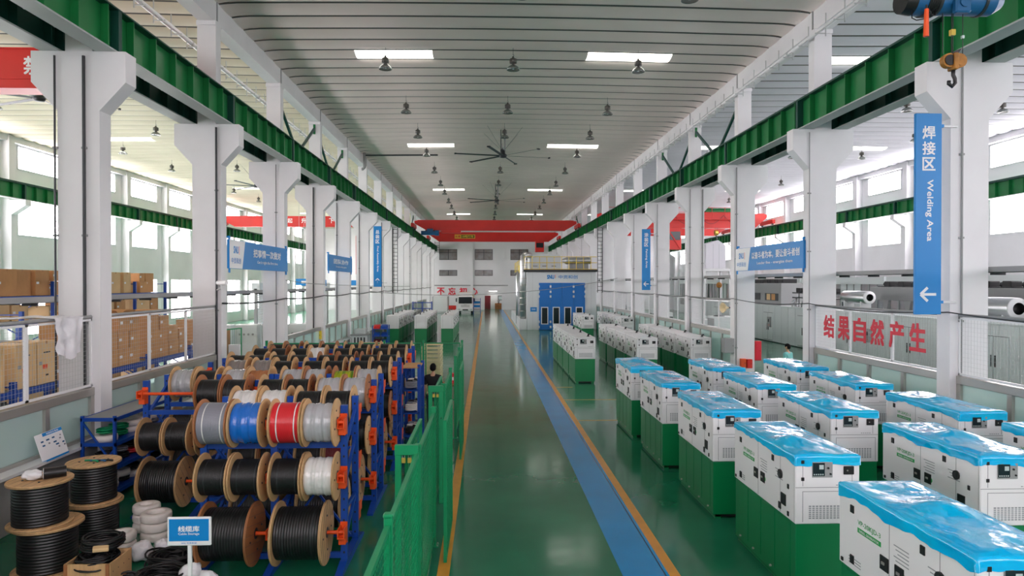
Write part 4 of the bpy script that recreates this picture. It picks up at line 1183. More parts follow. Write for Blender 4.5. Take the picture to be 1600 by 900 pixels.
# ================================================================== PIPES, TRAYS, CONDUITS
def pipe_run(x, z, r, y0, y1, s, label, step=1.02):
    root = thing('roof_pipe', label, 'pipe', (x, 0, z), 0)
    p = MB(); p.cyl((0, y0, 0), (0, y1, 0), r, 'white_metal', 12)
    yy = y0 + 3
    while yy < y1: p.cyl((0, yy, 0), (0, yy + .08, 0), r + .015, 'galv', 12); yy += 6
    p.build('pipe', root)
    yy = max(y0 + .5, 7.5); first = None
    while yy < y1:
        if first is None:
            k = MB(); k.box(-.012, .012, -.012, .012, -.28, .36, 'galv'); k.box(min(0, s * .3), max(0, s * .3), -.012, .012, -.22, -.19, 'galv'); k.bar((s * .25, 0, -.2), (0, 0, -.02), .02, .02, 'galv')
            o = first = k.build('pipe_hanger', root)
        else: o = first.copy(); COL.objects.link(o)
        o.location = (0, yy, 0); yy += step
pipe_run(CXL - 1.0, 11.25, .075, Y_BACK, 78, 1, 'white pipe on hangers under the carton hall roof beside the roof beam')
pipe_run(CXR - .42, 11.15, .06, Y_BACK, 96, -1, 'white pipe on brackets along the roof beam above the generators')
b = MB(); b.tube([(CXL + .25, 42.4, 11.0), (-7.62, 42.4, 11.0), (-7.5, 42.4, 11.1), (-7.5, 42.4, 12.0)], .09, 'grey', 10); b.cyl((-7.5, 42.4, 11.85), (-3.0, 42.4, 11.9), .05, 'dark', 8)
tag(b.build('drain_pipe'), 'grey drain pipe elbow hanging under the roof beam, carton side', 'pipe')
def tray(x, z, y0, y1, label, w_=.15, h=.12):
    b = MB(); b.box(x - w_, x - w_ + .012, y0, y1, z - h / 2, z + h / 2, 'grey'); b.box(x + w_ - .012, x + w_, y0, y1, z - h / 2, z + h / 2, 'grey'); b.box(x - w_, x + w_, y0, y1, z - h / 2, z - h / 2 + .012, 'grey')
    yy = y0 + .6
    while yy < y1: b.box(x - w_, x + w_, yy, yy + .04, z - h / 2 - .05, z - h / 2, 'dark'); yy += 1.5
    for k in (-.06, 0, .07): b.cyl((x + k, y0, z - h / 2 + .04), (x + k, y1, z - h / 2 + .04), .02, 'black', 6)
    return tag(b.build('cable_tray'), label, 'cable tray')
tray(CXL - .95, 3.66, 4, 98, 'galvanised cable tray along the carton hall side of the columns')
tray(CXR + .62, 4.27, 4, 98, 'galvanised cable tray along the coating line side of the columns')
# slack cables strung from column to column
def slack(x, z, k0, k1, sag, r, m, label):
    pts = []
    for k in range(k0, k1):
        for q in range(8):
            u = q / 8; pts.append((x, COLY[k] + (COLY[k + 1] - COLY[k]) * u, z - sag * 4 * u * (1 - u)))
    pts.append((x, COLY[k1], z)); b = MB(); b.tube(pts, r, m, 6); return tag(b.build('wall_cable'), label, 'cable')
slack(CXL + .44, 3.42, 3, 15, .06, .026, 'dark', 'thick dark cable clipped along the carton-side columns')
slack(CXR - .44, 3.40, 1, 15, .10, .014, 'dark', 'dark cable sagging from column to column above the generators')
b = MB(); N = 40
b.tube([(CXL + .45 + (17.1) * i / N, 44.3 + 5.6 * math.sin(PI * i / N * .5), 3.45 + .9 * (i / N) ** 1.6 - 1.0 * 4 * (i / N) * (1 - i / N) * .5) for i in range(N + 1)], .02, 'grey', 6)
tag(b.build('span_cable'), 'thin grey cable slung across the aisle from column to column', 'cable')
b = MB(); b.tube([(CXL + .45, COLY[4], 4.1)] + [(CXL + .45 + 0.02 * i, COLY[4] + 3.0 * i, 4.1 - .12 * i ** .5) for i in range(1, 14)], .012, 'grey', 6)
tag(b.build('stay_wire'), 'thin wire running along the carton-side columns under the banners', 'cable')
# boxes fixed to columns
def wallbox(x, y, z, w_, d, h, m, name, label, cat, extra=None):
    b = MB(); b.box(-w_ / 2, w_ / 2, -d, 0, -h / 2, h / 2, m, .008); b.box(-w_ / 2 + .02, w_ / 2 - .02, -d - .006, -d, -h / 2 + .02, h / 2 - .02, m); b.cyl((w_ / 2 - .06, -d - .006, 0), (w_ / 2 - .06, -d - .02, 0), .015, 'black', 8)
    if extra: extra(b)
    o = b.build(name); o.location = (x, y, z); return tag(o, label, cat)
wallbox(CXR - .60, COLY[4] + .25, 1.6, .40, .3, .55, 'grey', 'junction_box', 'grey electrical box on the third column by the generators', 'electrical box')
def fire(b):
    b.box(-.10, .10, -.19, -.17, -.34, .34, 'red_sign')
wallbox(CXR + .53, COLY[4] + .15, 1.40, .26, .17, .74, 'red_paint', 'hose_cabinet', 'red fire hose cabinet on the third column by the generators', 'fire cabinet', fire)
wallbox(CXR - .08, COLY[4], .95, .2, .16, .32, 'orange', 'extinguisher_box', 'small orange box low on the third column by the generators', 'box')
wallbox(CXR + .16, COLY[4], .92, .2, .16, .34, 'red_paint', 'extinguisher_box', 'small red box low on the third column, next to the orange one', 'box')
def lab(b):
    b.box(-.06, .06, -.16, -.155, -.14, .02, 'sign_white'); b.box(-.04, .04, -.162, -.16, -.10, -.03, 'red_sign')
wallbox(CXL + .72, COLY[3] + .2, 1.93, .30, .14, .62, 'machine', 'electrical_box', 'pale grey electrical box beside the second carton-side column', 'electrical box', lab)
wallbox(CXR + .10, COLY[3], 1.92, .2, .03, .28, 'sign_blue', 'notice_plate', 'small blue notice on the second column, above the film-covered generators', 'notice')
wallbox(CXL + .2, COLY[5], 1.6, .24, .12, .4, 'rail_yellow', 'switch_box', 'cream switch box on a carton-side column behind the fence', 'electrical box')
b = MB(); b.lathe([(.03, .28), (.05, .2), (.2, .02), (.21, 0), (.19, 0), (.04, .18)], 'x', 'wood_pale', 20, False); b.box(.2, .42, -.03, .03, -.03, .03, 'dark')
o = b.build('loudspeaker_horn'); o.location = (CXR - .55, 26.6, 3.02); o.rotation_euler = (0, 0, PI + .3); o.rotation_euler = (0, 0, .25); tag(o, 'cream loudspeaker horn fixed near the third column, generator side', 'loudspeaker')
b = MB(); b.cyl((0, 0, 0), (.3, -.1, 0), .06, 'white_metal', 12, .07); b.tube([(.1, 0, -.05), (.08, .05, -.15), (-.05, .1, -.2)], .02, 'white_metal', 6)
o = b.build('security_camera'); o.location = (CXL + .35, COLY[3] - .15, 4.0); tag(o, 'small white security camera on the second carton-side column', 'camera')
# ladders on columns far back
for x, k in ((CXL + .46, 9), (CXR - .48, 9)):
    b = MB()
    for s in (-.2, .2): b.bar((x + s, COLY[k] - .05, 3.2), (x + s, COLY[k] - .05, 8.7), .05, .05, 'dark')
    for q in range(17): b.bar((x - .2, COLY[k] - .05, 3.4 + .31 * q), (x + .2, COLY[k] - .05, 3.4 + .31 * q), .035, .035, 'dark')
    tag(b.build('ladder'), 'dark steel ladder on a far column up to the crane rail, ' + ('carton side' if x < 0 else 'generator side'), 'ladder', 'crane access ladders')
# ================================================================== FLOOR STORE ON THE LEFT
def flat_reel(R, Hh, rw, wood, label, loc, ribs=14):
    root = thing('cable_drum', label, 'cable drum', loc, 0, 'cable drums lying flat')
    t = .035
    for z0 in (0, Hh - t):
        f = MB(); f.lathe([(.05, z0), (R - .005, z0), (R, z0 + .005), (R, z0 + t - .005), (R - .005, z0 + t), (.05, z0 + t)], 'z', wood, 44, True, smooth=False)
        f.lathe([(R + .0006, z0 + t * .4), (R + .0006, z0 + t * .52)], 'z', 'dark', 44)
        for k in range(-3, 4):
            yy = k * R / 3.6; hw = math.sqrt(max(0, (R * .97) ** 2 - yy ** 2)); f.box(yy - .002, yy + .002, -hw, hw, z0 + t - .001, z0 + t + .0012, 'dark')
        for k in range(4): a = k * PI / 2 + .5; f.cyl((.5 * R * math.cos(a), .5 * R * math.sin(a), z0 + t - .005), (.5 * R * math.cos(a), .5 * R * math.sin(a), z0 + t + .01), .014, 'dark', 8)
        f.build('flange', root)
    c = MB(); prof = [(.06, t), (rw - .01, t)]
    for k in range(ribs):
        for q in range(4):
            a = -PI / 2 + PI * (q + .5) / 4; prof.append((rw - .01 + .016 * math.cos(a), t + (Hh - 2 * t) * (k + .5 + .5 * math.sin(a)) / ribs))
    prof += [(rw - .01, Hh - t), (.06, Hh - t)]
    c.lathe(prof, 'z', 'cable_black', 40); c.build('wound_cable', root)
    return root
flat_reel(.44, .66, .36, 'wood', 'lower of two stacked black cable drums on the floor beside the plinth', (-6.12, 9.75, 0))
flat_reel(.40, .62, .33, 'wood', 'upper of two stacked black cable drums, a bagged coil lying on it', (-6.18, 9.68, .665))
flat_reel(.40, .62, .33, 'wood', 'lower drum of the stack nearer the blue shelf', (-6.1, 10.85, 0))
flat_reel(.38, .62, .31, 'wood', 'upper drum of the stack nearer the blue shelf, green and blue offcuts on top', (-6.08, 10.8, .625))
flat_reel(.42, .48, .30, 'wood', 'bottom drum of the three-high stack at the photo edge', (-6.62, 8.75, 0), 9)
flat_reel(.42, .46, .30, 'wood', 'middle drum of the three-high stack at the photo edge', (-6.60, 8.70, .485), 9)
flat_reel(.40, .46, .29, 'wood', 'top drum of the three-high stack at the photo edge', (-6.66, 8.72, .95), 9)
def coil(R, r, turns, m, name, label, loc, seed, cat='coil', flat=.5, group=None, rot=None, lay=3, mess=.5):
    rnd = random.Random(seed); b = MB(); pts = []
    n = 22
    for i in range(turns * n + 1):
        t = 2 * PI * i / n; k = i / n
        rr = R + r * 1.7 * ((int(k * 2.3) % lay) - 1) + mess * r * 5 * _noise.noise((k * 1.7 + seed, t * .35, seed)) + rnd.uniform(-.1, .1) * r
        pts.append((rr * math.cos(t), rr * math.sin(t), r + max(0, flat * r * 2 * k / lay + mess * r * 4 * _noise.noise((t * .4, k + seed, 3.3)))))
    b.tube(pts, r, m, 7)
    o = b.build(name); o.location = loc
    if rot: o.rotation_euler = rot
    return tag(o, label, cat, group)
def fat_coil(R, hh, wd, m, label, loc, rot=(0, 0, 0)):
    b = MB(); prof = []
    for q in range(16):
        a = 2 * PI * q / 16; ca, sa = math.cos(a), math.sin(a)
        prof.append((R + wd / 2 * (abs(ca) ** .6) * (1 if ca > 0 else -1), hh / 2 + hh / 2 * (abs(sa) ** .6) * (1 if sa > 0 else -1)))
    b.lathe(prof, 'z', m, 36, True)
    o = b.build('wrapped_coil'); o.location = loc; o.rotation_euler = rot
    return tag(o, label, 'coil', 'white wrapped coils')
for (x, y, z, R, lab_) in ((-5.50, 11.25, 0, .15, 'white wrapped coil at the bottom of the rear stack beside the racks'), (-5.50, 11.25, .145, .15, 'white wrapped coil, second up in the rear stack'), (-5.50, 11.25, .29, .15, 'white wrapped coil on top of the rear stack'),
                        (-5.16, 10.85, 0, .17, 'white wrapped coil at the bottom of the stack behind the blue sign'), (-5.16, 10.85, .145, .17, 'white wrapped coil, middle of the stack behind the blue sign'), (-5.16, 10.85, .29, .17, 'white wrapped coil on top of the stack behind the blue sign'),
                        (-5.45, 10.4, 0, .14, 'white wrapped coil under the front single coil'), (-5.45, 10.4, .145, .14, 'white wrapped coil nearest the heap of black cable')):
    fat_coil(R, .14, .115, 'coil_white', lab_, (x, y, z))
# crate with black cable
r_ = thing('wooden_crate', 'pale plywood crate heaped with black cable in front of the white coils', 'crate', (-5.08, 9.12, 0))
b = MB()
for s in (-1, 1): b.box(-.28, .28, s * .26 - .01, s * .26 + .01, 0, .42, 'wood'); b.box(s * .28 - .01, s * .28 + .01, -.26, .26, 0, .42, 'wood')
b.box(-.27, .27, -.25, .25, 0, .02, 'wood'); b.build('crate_body', r_)
b = MB()
for s in (-1, 1):
    for x in (-.26, .26): b.box(x - .02, x + .02, s * .275 - .008, s * .275 + .008, 0, .42, 'wood_brown')
    for k in range(4): b.cyl((s * .29, -.2 + k * .13, .3), (s * .295, -.2 + k * .13, .3), .006, 'black', 6)
b.build('corner_batten', r_)
coil(.20, .014, 16, 'cable_black', 'cable_coil', 'big black cable coil lying on top of the plywood crate', (-5.12, 9.30, .47), 1, flat=1.2, lay=4, mess=.7)
coil(.17, .011, 34, 'cable_black', 'cable_coil', 'loose black cable filling the plywood crate', (-5.08, 9.11, .30), 2, flat=1.1, lay=6, mess=2.2)
b = MB(); b.box(-.09, .09, -.05, .05, 0, .05, 'carton_pale', .01); o = b.build('card_scrap'); o.location = (-5.0, 9.02, .53); o.rotation_euler = (.2, .1, .5); tag(o, 'torn tan card scrap on the cable in the crate', 'cardboard')
for i, (x, y, R, tn, sd) in enumerate(((-4.45, 9.85, .22, 26, 4), (-4.25, 9.12, .27, 26, 5), (-4.62, 9.05, .17, 18, 9))):
    coil(R, .014, tn, 'cable_black', 'cable_coil', 'heap of loose black cable on the floor, ' + ('behind the blue sign post', 'in front by the sign post', 'next to the crate')[i], (x, y, .0), sd, flat=1.2, lay=6, mess=2.0)
def bag(loc, sx, sy, sz, seed, label, m='plastic_bag'):
    b = MB()
    def fn(u, v):
        th = 2 * PI * u; ph = PI * v
        x, y, z = math.sin(ph) * math.cos(th), math.sin(ph) * math.sin(th), math.cos(ph)
        k = 1 + .28 * _noise.noise((x * 1.8 + seed, y * 1.8, z * 1.8)) + .12 * _noise.noise((x * 5 + seed, y * 5, z * 5))
        return (x * sx * k, y * sy * k, max(-.98, z * k) * sz)
    b.grid(fn, 30, 18, m)
    o = b.build('plastic_bag'); o.location = (loc[0], loc[1], loc[2] + sz * .98); return tag(o, label, 'bag', 'white plastic bags')
bag((-4.98, 10.0, 0), .17, .14, .14, 3, 'crumpled white plastic bag between the crate and the white coils')
bag((-4.78, 10.25, 0), .12, .12, .11, 13, 'small crumpled bag of brown scraps near the white coils')
bag((-3.62, 8.98, 0), .13, .11, .13, 23, 'white sack right behind the blue sign post')
bag((-3.9, 9.15, 0), .14, .12, .15, 33, 'white sack with red print left of the blue sign post')
bag((-6.25, 9.62, 1.287), .13, .11, .07, 43, 'clear plastic bag on top of the upper black cable drum')
b = MB(); b.cyl((-.13, 0, .075), (.13, .02, .075), .075, 'cable_black', 18); b.cyl((-.135, 0, .075), (-.13, 0, .075), .08, 'wrap_white', 18)
o = b.build('cable_roll'); o.location = (-6.0, 9.72, 1.287); o.rotation_euler = (0, 0, .5); tag(o, 'short black cable roll in white wrap on the upper drum', 'cable roll')
for i, (m, dx) in enumerate((('fence', 0), ('hoist_blue', .09), ('cable_black', .18))):
    b = MB(); b.tube([(-.08, 0, .02), (0, .02, .02), (.1, .01, .02), (.16, -.02, .02)], .016, m, 8); o = b.build('cable_offcut'); o.location = (-6.1 + dx, 10.72, 1.247); o.rotation_euler = (0, 0, .2 * i - .2)
    tag(o, ('green', 'blue', 'black')[i] + ' cable offcut lying on the drum near the blue shelf', 'cable offcut')
r_ = thing('cable_bin', 'red-lidded bin on a small pallet before the blue shelf', 'bin', (-6.75, 12.1, 0))
b = MB(); b.box(-.25, .25, -.2, .2, .12, .14, 'wood_brown')
for x in (-.22, 0, .22): b.box(x - .03, x + .03, -.2, .2, 0, .12, 'wood_brown')
b.build('pallet', r_)
b = MB(); b.lathe([(0, .14), (.17, .14), (.2, .42), (.19, .42), (.0, .40)], 'z', 'wrap_wine', 20); b.build('body', r_)
b = MB(); b.lathe([(.205, .41), (.21, .45), (.1, .5), (0, .51)], 'z', 'red_paint', 20); b.build('lid', r_)
# cable storage sign
r_ = thing('floor_sign', 'small blue and white sign on a white post in front of the reels', 'sign', (-3.38, 7.9, 0))
b = MB(); b.box(-.02, .02, -.02, .02, 0, 1.02, 'white_metal', .004); b.build('post', r_)
b = MB(); b.box(-.14, .14, -.14, .14, 0, .015, 'white_metal', .004); b.build('base_plate', r_)
b = MB(); b.box(-.245, .245, -.025, .005, 1.01, 1.335, 'white_metal', .008); b.box(-.222, .222, -.028, -.025, 1.065, 1.315, 'sign_blue')
b.text('线缆库', .07, 'sign_white', at(0, -.03, 1.205, FACE_CAM), .02, fit=(.235, .065)); b.text('Cable Storage', .04, 'sign_white', at(0, -.03, 1.145, FACE_CAM), .015, fit=(.235, .034)); b.text('SNU 中贡和创', .02, 'sign_blue', at(0, -.027, 1.042, FACE_CAM), .01, fit=(.17, .02))
b.build('sign_panel', r_)
# inventory board leaning on the plinth
b = MB(); b.box(-.26, .26, -.008, .008, 0, .48, 'sign_white', .003); b.box(-.12, .26, -.011, -.008, .42, .475, 'sign_blue'); b.box(-.26, .26, -.011, -.008, 0, .03, 'sign_blue')
b.text('线缆库存看板', .04, 'sign_white', at(.07, -.013, .447, FACE_CAM), .01, fit=(.24, .03))
for x, z, w_ in ((-.16, .34, .05), (-.05, .345, .06), (.06, .35, .05), (-.15, .27, .05), (-.04, .28, .03), (.07, .27, .06), (.1, .22, .06), (.18, .3, .03), (.2, .35, .02), (.22, .22, .04), (.23, .17, .03), (.12, .17, .03)): b.box(x - w_ / 2, x + w_ / 2, -.011, -.008, z - .013, z + .013, 'cable_grey' if w_ < .035 else 'hoist_blue')
o = b.build('notice_board'); o.location = (-7.36, 11.95, 1.005); o.rotation_euler = (-.25, -.12, PI / 2 - .25); tag(o, 'white and blue stock board leaning on the plinth ledge', 'notice board')
# blue shelf of coils
r_ = thing('storage_shelf', 'blue steel shelf of cable coils against the glass partition', 'shelf', (-7.42, 12.75, 0))
for x in (0, .58):
    for y in (0, 2.7): b = MB(); b.box(x, x + .05, y, y + .05, 0, 1.56, 'blue_rack'); b.build('upright', r_)
for z in (.18, .62, 1.06, 1.52):
    b = MB(); b.box(.02, .61, .02, 2.73, z - .01, z, 'grey' if z > 1.5 else 'blue_rack'); b.box(.6, .63, 0, 2.75, z - .06, z + .005, 'blue_rack'); b.box(0, .03, 0, 2.75, z - .06, z + .005, 'blue_rack'); b.box(0, .63, .01, .04, z - .06, z + .005, 'blue_rack'); b.build('shelf_board', r_)
b = MB(); b.bar((.02, .03, .2), (.6, .03, .95), .03, .03, 'blue_rack'); b.bar((.6, .03, .62), (.02, .03, 1.45), .03, .03, 'blue_rack'); b.build('end_brace', r_)
rr = random.Random(11); n = 0
sc_kinds = [('coil_white', 'white'), ('cable_black', 'black'), ('fence', 'green'), ('cable_grey', 'grey'), ('wrap_red', 'red')]
for li, z in enumerate((.18, .62, 1.06)):
    for k in range(6):
        y = .25 + k * .42
        for q in range(2 if li < 2 else 2):
            ci = [[0, 1, 0, 1, 3, 0], [1, 1, 4, 1, 3, 1], [0, 2, 0, 0, 3, 0]][li][k] if q == 0 else [[0, 0, 1, 3, 1, 0], [1, 3, 1, 1, 1, 1], [2, 2, 0, 0, 0, 3]][li][k]
            m, cn = sc_kinds[ci]
            R = rr.uniform(.12, .15)
            b = MB(); h = .11
            if ci == 0: b.lathe([(R - .06, 0), (R + .06, 0), (R + .07, h / 2), (R + .06, h), (R - .06, h), (R - .07, h / 2)], 'z', m, 24, True)
            else: b.tube([((R + .03 * (((i // 18) % 3) - 1)) * math.cos(2 * PI * i / 18), (R + .03 * (((i // 18) % 3) - 1)) * math.sin(2 * PI * i / 18), .018 + .014 * (i / 18)) for i in range(18 * 6)], .016, m, 6)
            o = b.build('shelf_coil'); o.location = (-7.42 + .33, 12.75 + y, z + q * .118)
            tag(o, '%s coil, %s of pair %s from the front, %s level of the blue shelf' % (cn, ('lower', 'upper')[q], ORD[k], ('bottom', 'middle', 'top')[li]), 'coil', 'coils on the blue shelf')

# ================================================================== PEOPLE
def person(label, loc, rz, shirt, pose='stand'):
    root = thing('person', label, 'person', loc, rz)
    def skin(name, verts, edges, radii, m, root_i, parent, sub=2):
        me = bpy.data.meshes.new(name); me.from_pydata(verts, edges, [])
        o = bpy.data.objects.new(name, me); COL.objects.link(o)
        bpy.context.view_layer.objects.active = o
        md = o.modifiers.new('skin', 'SKIN'); md.use_smooth_shade = True
        o.modifiers.new('sub', 'SUBSURF').levels = sub
        lay = me.skin_vertices[0].data
        for i, r in enumerate(radii):
            lay[i].radius = r if isinstance(r, tuple) else (r, r); lay[i].use_root = (i == root_i)
        bpy.context.view_layer.update()
        me2 = bpy.data.meshes.new_from_object(o.evaluated_get(bpy.context.evaluated_depsgraph_get()))
        bpy.data.objects.remove(o); bpy.data.meshes.remove(me)
        me2.materials.clear(); me2.materials.append(M[m])
        n = bpy.data.objects.new(name, me2); COL.objects.link(n)
        if parent is not None: n.parent = parent
        return n
    # facing -y; arms: right slightly bent forward
    hands = {}
    V = [(0, 0, .93), (0, .01, 1.10), (0, .01, 1.28), (0, .015, 1.42), (0, .0, 1.50), (0, -.01, 1.56)]
    E_ = [(0, 1), (1, 2), (2, 3), (3, 4), (4, 5)]
    Rr = [(.14, .10), (.13, .095), (.15, .10), (.10, .08), .05, .052]
    def add(pts, rs, start):
        i = start
        for p, r in zip(pts, rs): V.append(p); Rr.append(r); E_.append((i, len(V) - 1)); i = len(V) - 1
        return i
    for s in (-1, 1):
        add([(s * .09, 0, .86), (s * .10, -.01, .50), (s * .10, .01, .10), (s * .105, -.12, .04)], [.085, .06, .042, .035], 0)
        sh = add([(s * .17, .01, 1.41), (s * .22, .03, 1.14), (s * .24, -.06 if s > 0 else -.12, .93 if s > 0 else 1.0), (s * .24, -.09 if s > 0 else -.17, .86 if s > 0 else .96)], [.055, .042, .03, (.034, .02)], 3)
        wx, wy, wz = V[sh]
        d = Vector((0, -.25, -1)).normalized() if s > 0 else Vector((0, -.9, -.4)).normalized()
        for k, ln in enumerate((.07, .08, .075, .06)):
            f0 = Vector((wx - .026 + k * .017, wy, wz)); p1 = f0 + d * ln * .6; p2 = p1 + (d + Vector((0, -.35, .1))).normalized() * ln * .55
            add([tuple(p1), tuple(p2)], [.009, .0075], sh)
        add([(wx - s * .035, wy - .03, wz - .01), (wx - s * .04, wy - .06, wz - .035)], [.011, .009], sh)
    body = skin('body', V, E_, Rr, 'skin', 0, root)
    # head, one lathe-like surface with face features
    h = MB()
    def hf(u, v):
        th = 2 * PI * u; ph = PI * v
        x, y, z = math.sin(ph) * math.cos(th), math.sin(ph) * math.sin(th), math.cos(ph)
        wj = .078 * (1 - .22 * max(0, -z)); dx = x * wj; dy = y * .095; dz = z * .118
        if y < -.2:
            dy -= .02 * math.exp(-(x / .12) ** 2 - ((z + .12) / .18) ** 2) * 1.2      # nose
            dy += .008 * math.exp(-((abs(x) - .38) / .16) ** 2 - ((z - .05) / .12) ** 2)  # eye sockets
            dy -= .004 * math.exp(-(x / .3) ** 2 - ((z + .42) / .07) ** 2)               # lips
        return (dx, dy, 1.66 + dz)
    h.grid(hf, 36, 26, 'skin')
    for s in (-1, 1):
        h.lathe([(0, s * .073), (.026, s * .078), (.03, s * .088), (.02, s * .092), (0, s * .085)], 'x', 'skin', 12, o=(0, .008, 1.655))
        h.cyl((s * .03, -.083, 1.668), (s * .03, -.089, 1.668), .009, 'black', 8)
    h.box(-.02, .02, -.094, -.088, 1.605, 1.609, 'wrap_wine')
    h.build('head', root)
    k = MB()
    def hair(u, v):
        th = 2 * PI * u; ph = PI * v * (.62 + (.16 * math.sin(th) if math.sin(th) > 0 else 0))
        x, y, z = math.sin(ph) * math.cos(th), math.sin(ph) * math.sin(th), math.cos(ph)
        low = 1.0 if y > -.1 else 1 - .55 * min(1, (-.1 - y) / .5) * v
        q = 1 + .05 * _noise.noise((x * 6, y * 6, z * 6))
        return (x * .088 * q, (y * .106 + .004) * q, 1.665 + (.125 * z * q if z > 0 else .11 * z) * (1 if y > -.1 else 1) + (.05 * (1 - low) * 2 if y < -.1 else 0))
    k.grid(hair, 30, 14, 'hair'); k.build('hair', root)
    sv = [(0, 0, .90), (0, .01, 1.08), (0, .01, 1.28), (0, .015, 1.425), (0, .012, 1.51)]
    se = [(0, 1), (1, 2), (2, 3), (3, 4)]; sr = [(.165, .125), (.155, .115), (.172, .12), (.125, .10), (.066, .066)]
    for s in (-1, 1):
        i = len(sv); sv += [(s * .18, .01, 1.415), (s * .222, .028, 1.18)]; sr += [.072, .062]; se += [(3, i), (i, i + 1)]
    skin('shirt', sv, se, sr, shirt, 0, root)
    tv = [(0, 0, .93)]; te = []; tr = [(.16, .12)]
    for s in (-1, 1):
        i = len(tv); tv += [(s * .095, 0, .84), (s * .10, -.01, .50), (s * .10, .012, .09)]; tr += [.105, .082, .066]; te += [(0, i), (i, i + 1), (i + 1, i + 2)]
    skin('trousers', tv, te, tr, 'trousers', 0, root)
    for s in (-1, 1):
        f = MB(); f.prism([(-.20, 0), (.06, 0), (.06, .09), (-.02, .09), (-.14, .06), (-.20, .03)], 'x', s * .105 - .045, s * .105 + .045, 'black'); f.build('shoe', root)
    return root
person('person in a black short-sleeved shirt seen from behind inside the green fence', (-1.47, 18.85, 0), PI, 'shirt_black')
person('person in a pale teal shirt standing beyond the partition in the coating hall', (10.98, 24.5, 0), PI + .6, 'shirt_teal')

# ================================================================== CARTON HALL: RACKS AND BOXES
def pallet_rack(x, y0, bays, bl, dep, hh, levels, label):
    root = thing('pallet_rack', label, 'rack', (x, y0, 0), 0, 'blue carton racks')
    for i in range(bays + 1):
        for s in (0, 1):
            p = MB(); p.box(-s * dep - .05, -s * dep + .05, i * bl - .045, i * bl + .045, 0, hh, 'blue_rack'); p.box(-s * dep - .07, -s * dep + .07, i * bl - .07, i * bl + .07, 0, .015, 'blue_rack'); p.build('upright', root)
        t = MB(); z = .3; q = 0
        while z + .6 < hh: t.bar((0, i * bl, z), (-dep, i * bl, z + .55) if q % 2 == 0 else (-dep, i * bl, z), .03, .03, 'blue_rack') if q % 2 == 0 else t.bar((-dep, i * bl, z), (0, i * bl, z + .55), .03, .03, 'blue_rack'); z += .55; q += 1
        t.bar((0, i * bl, hh - .1), (-dep, i * bl, hh - .1), .03, .03, 'blue_rack'); t.build('end_brace', root)
    for z in levels:
        for i in range(bays):
            b = MB(); b.box(-.03, .04, i * bl + .045, (i + 1) * bl - .045, z - .13, z, 'blue_rack'); b.box(-dep - .04, -dep + .03, i * bl + .045, (i + 1) * bl - .045, z - .13, z, 'blue_rack'); b.box(-dep, 0, i * bl + .05, (i + 1) * bl - .05, z - .03, z - .005, 'grey'); b.build('beam_shelf', root)
    return root
pallet_rack(-9.05, 8.2, 6, 2.6, 1.0, 2.1, (.25, 1.93), 'low blue rack of cartons close behind the mesh partition')
pallet_rack(-13.9, 19.9, 4, 2.55, 1.1, 4.05, (.3, 1.6, 2.85, 3.6), 'tall blue rack of cartons in the middle of the carton hall')
pallet_rack(-13.0, 9.2, 4, 2.6, 1.0, 3.2, (.3, 1.6, 2.4), 'dark-stocked blue rack between the low rack and the tall rack')
BOXN = [0]
box_cache = {}
def carton(x, y, z, dx, dy, dz, m, label, rz=0.0, opened=False, printed=False):
    """x = face towards the aisle, y = near edge"""
    key = (round(dx, 2), round(dy, 2), round(dz, 2), m, opened, printed)
    if key not in box_cache:
        b = MB()
        b.box(-dx, 0, 0, dy, 0, dz, m, .006)
        b.box(-dx - .001, .001, dy / 2 - .03, dy / 2 + .03, dz - .06, dz + .001, 'tape'); b.box(-dx / 2 - .03, -dx / 2 + .03, -.001, dy + .001, dz - .05, dz + .0005, 'tape')
        b.box(-.0005, .0012, .04, .16, dz * .45, dz * .45 + .07, 'sign_white' if not printed else 'print_grey')
        if printed:
            b.box(-.0005, .0012, dy * .45, dy * .6, dz * .18, dz * .22, 'black'); b.box(-.0005, .0012, dy * .35, dy * .7, dz * .72, dz * .75, 'dark'); b.box(-.0005, .0012, dy * .3, dy * .55, dz * .35, dz * .45, 'orange')
            for s in (0, 1): b.box(-.004, .008, s * (dy - .05), s * (dy - .05) + .05, 0, dz, m)
        o = b.build('carton')
        if opened:
            for (p0, p1, q) in (((-dx, 0), (0, 0), (0, -.16)), ((-dx, dy), (0, dy), (0, .16)), ((0, 0), (0, dy), (.15, 0)), ((-dx, 0), (-dx, dy), (-.15, 0))):
                f = MB(); vs = [(p0[0], p0[1], dz), (p1[0], p1[1], dz), (p1[0] + q[0], p1[1] + q[1], dz + .12), (p0[0] + q[0], p0[1] + q[1], dz + .12)]
                f.add(vs + [(a, c, e + .006) for a, c, e in vs], [(0, 1, 2, 3), (7, 6, 5, 4), (0, 4, 5, 1), (1, 5, 6, 2), (2, 6, 7, 3), (3, 7, 4, 0)], m); f.build('flap', o)
        box_cache[key] = o
    else: o = dup(box_cache[key], (0, 0, 0))
    o.location = (x, y, z); o.rotation_euler = (0, 0, rz)
    return tag(o, label, 'carton', 'cartons on the racks')
rr = random.Random(21)
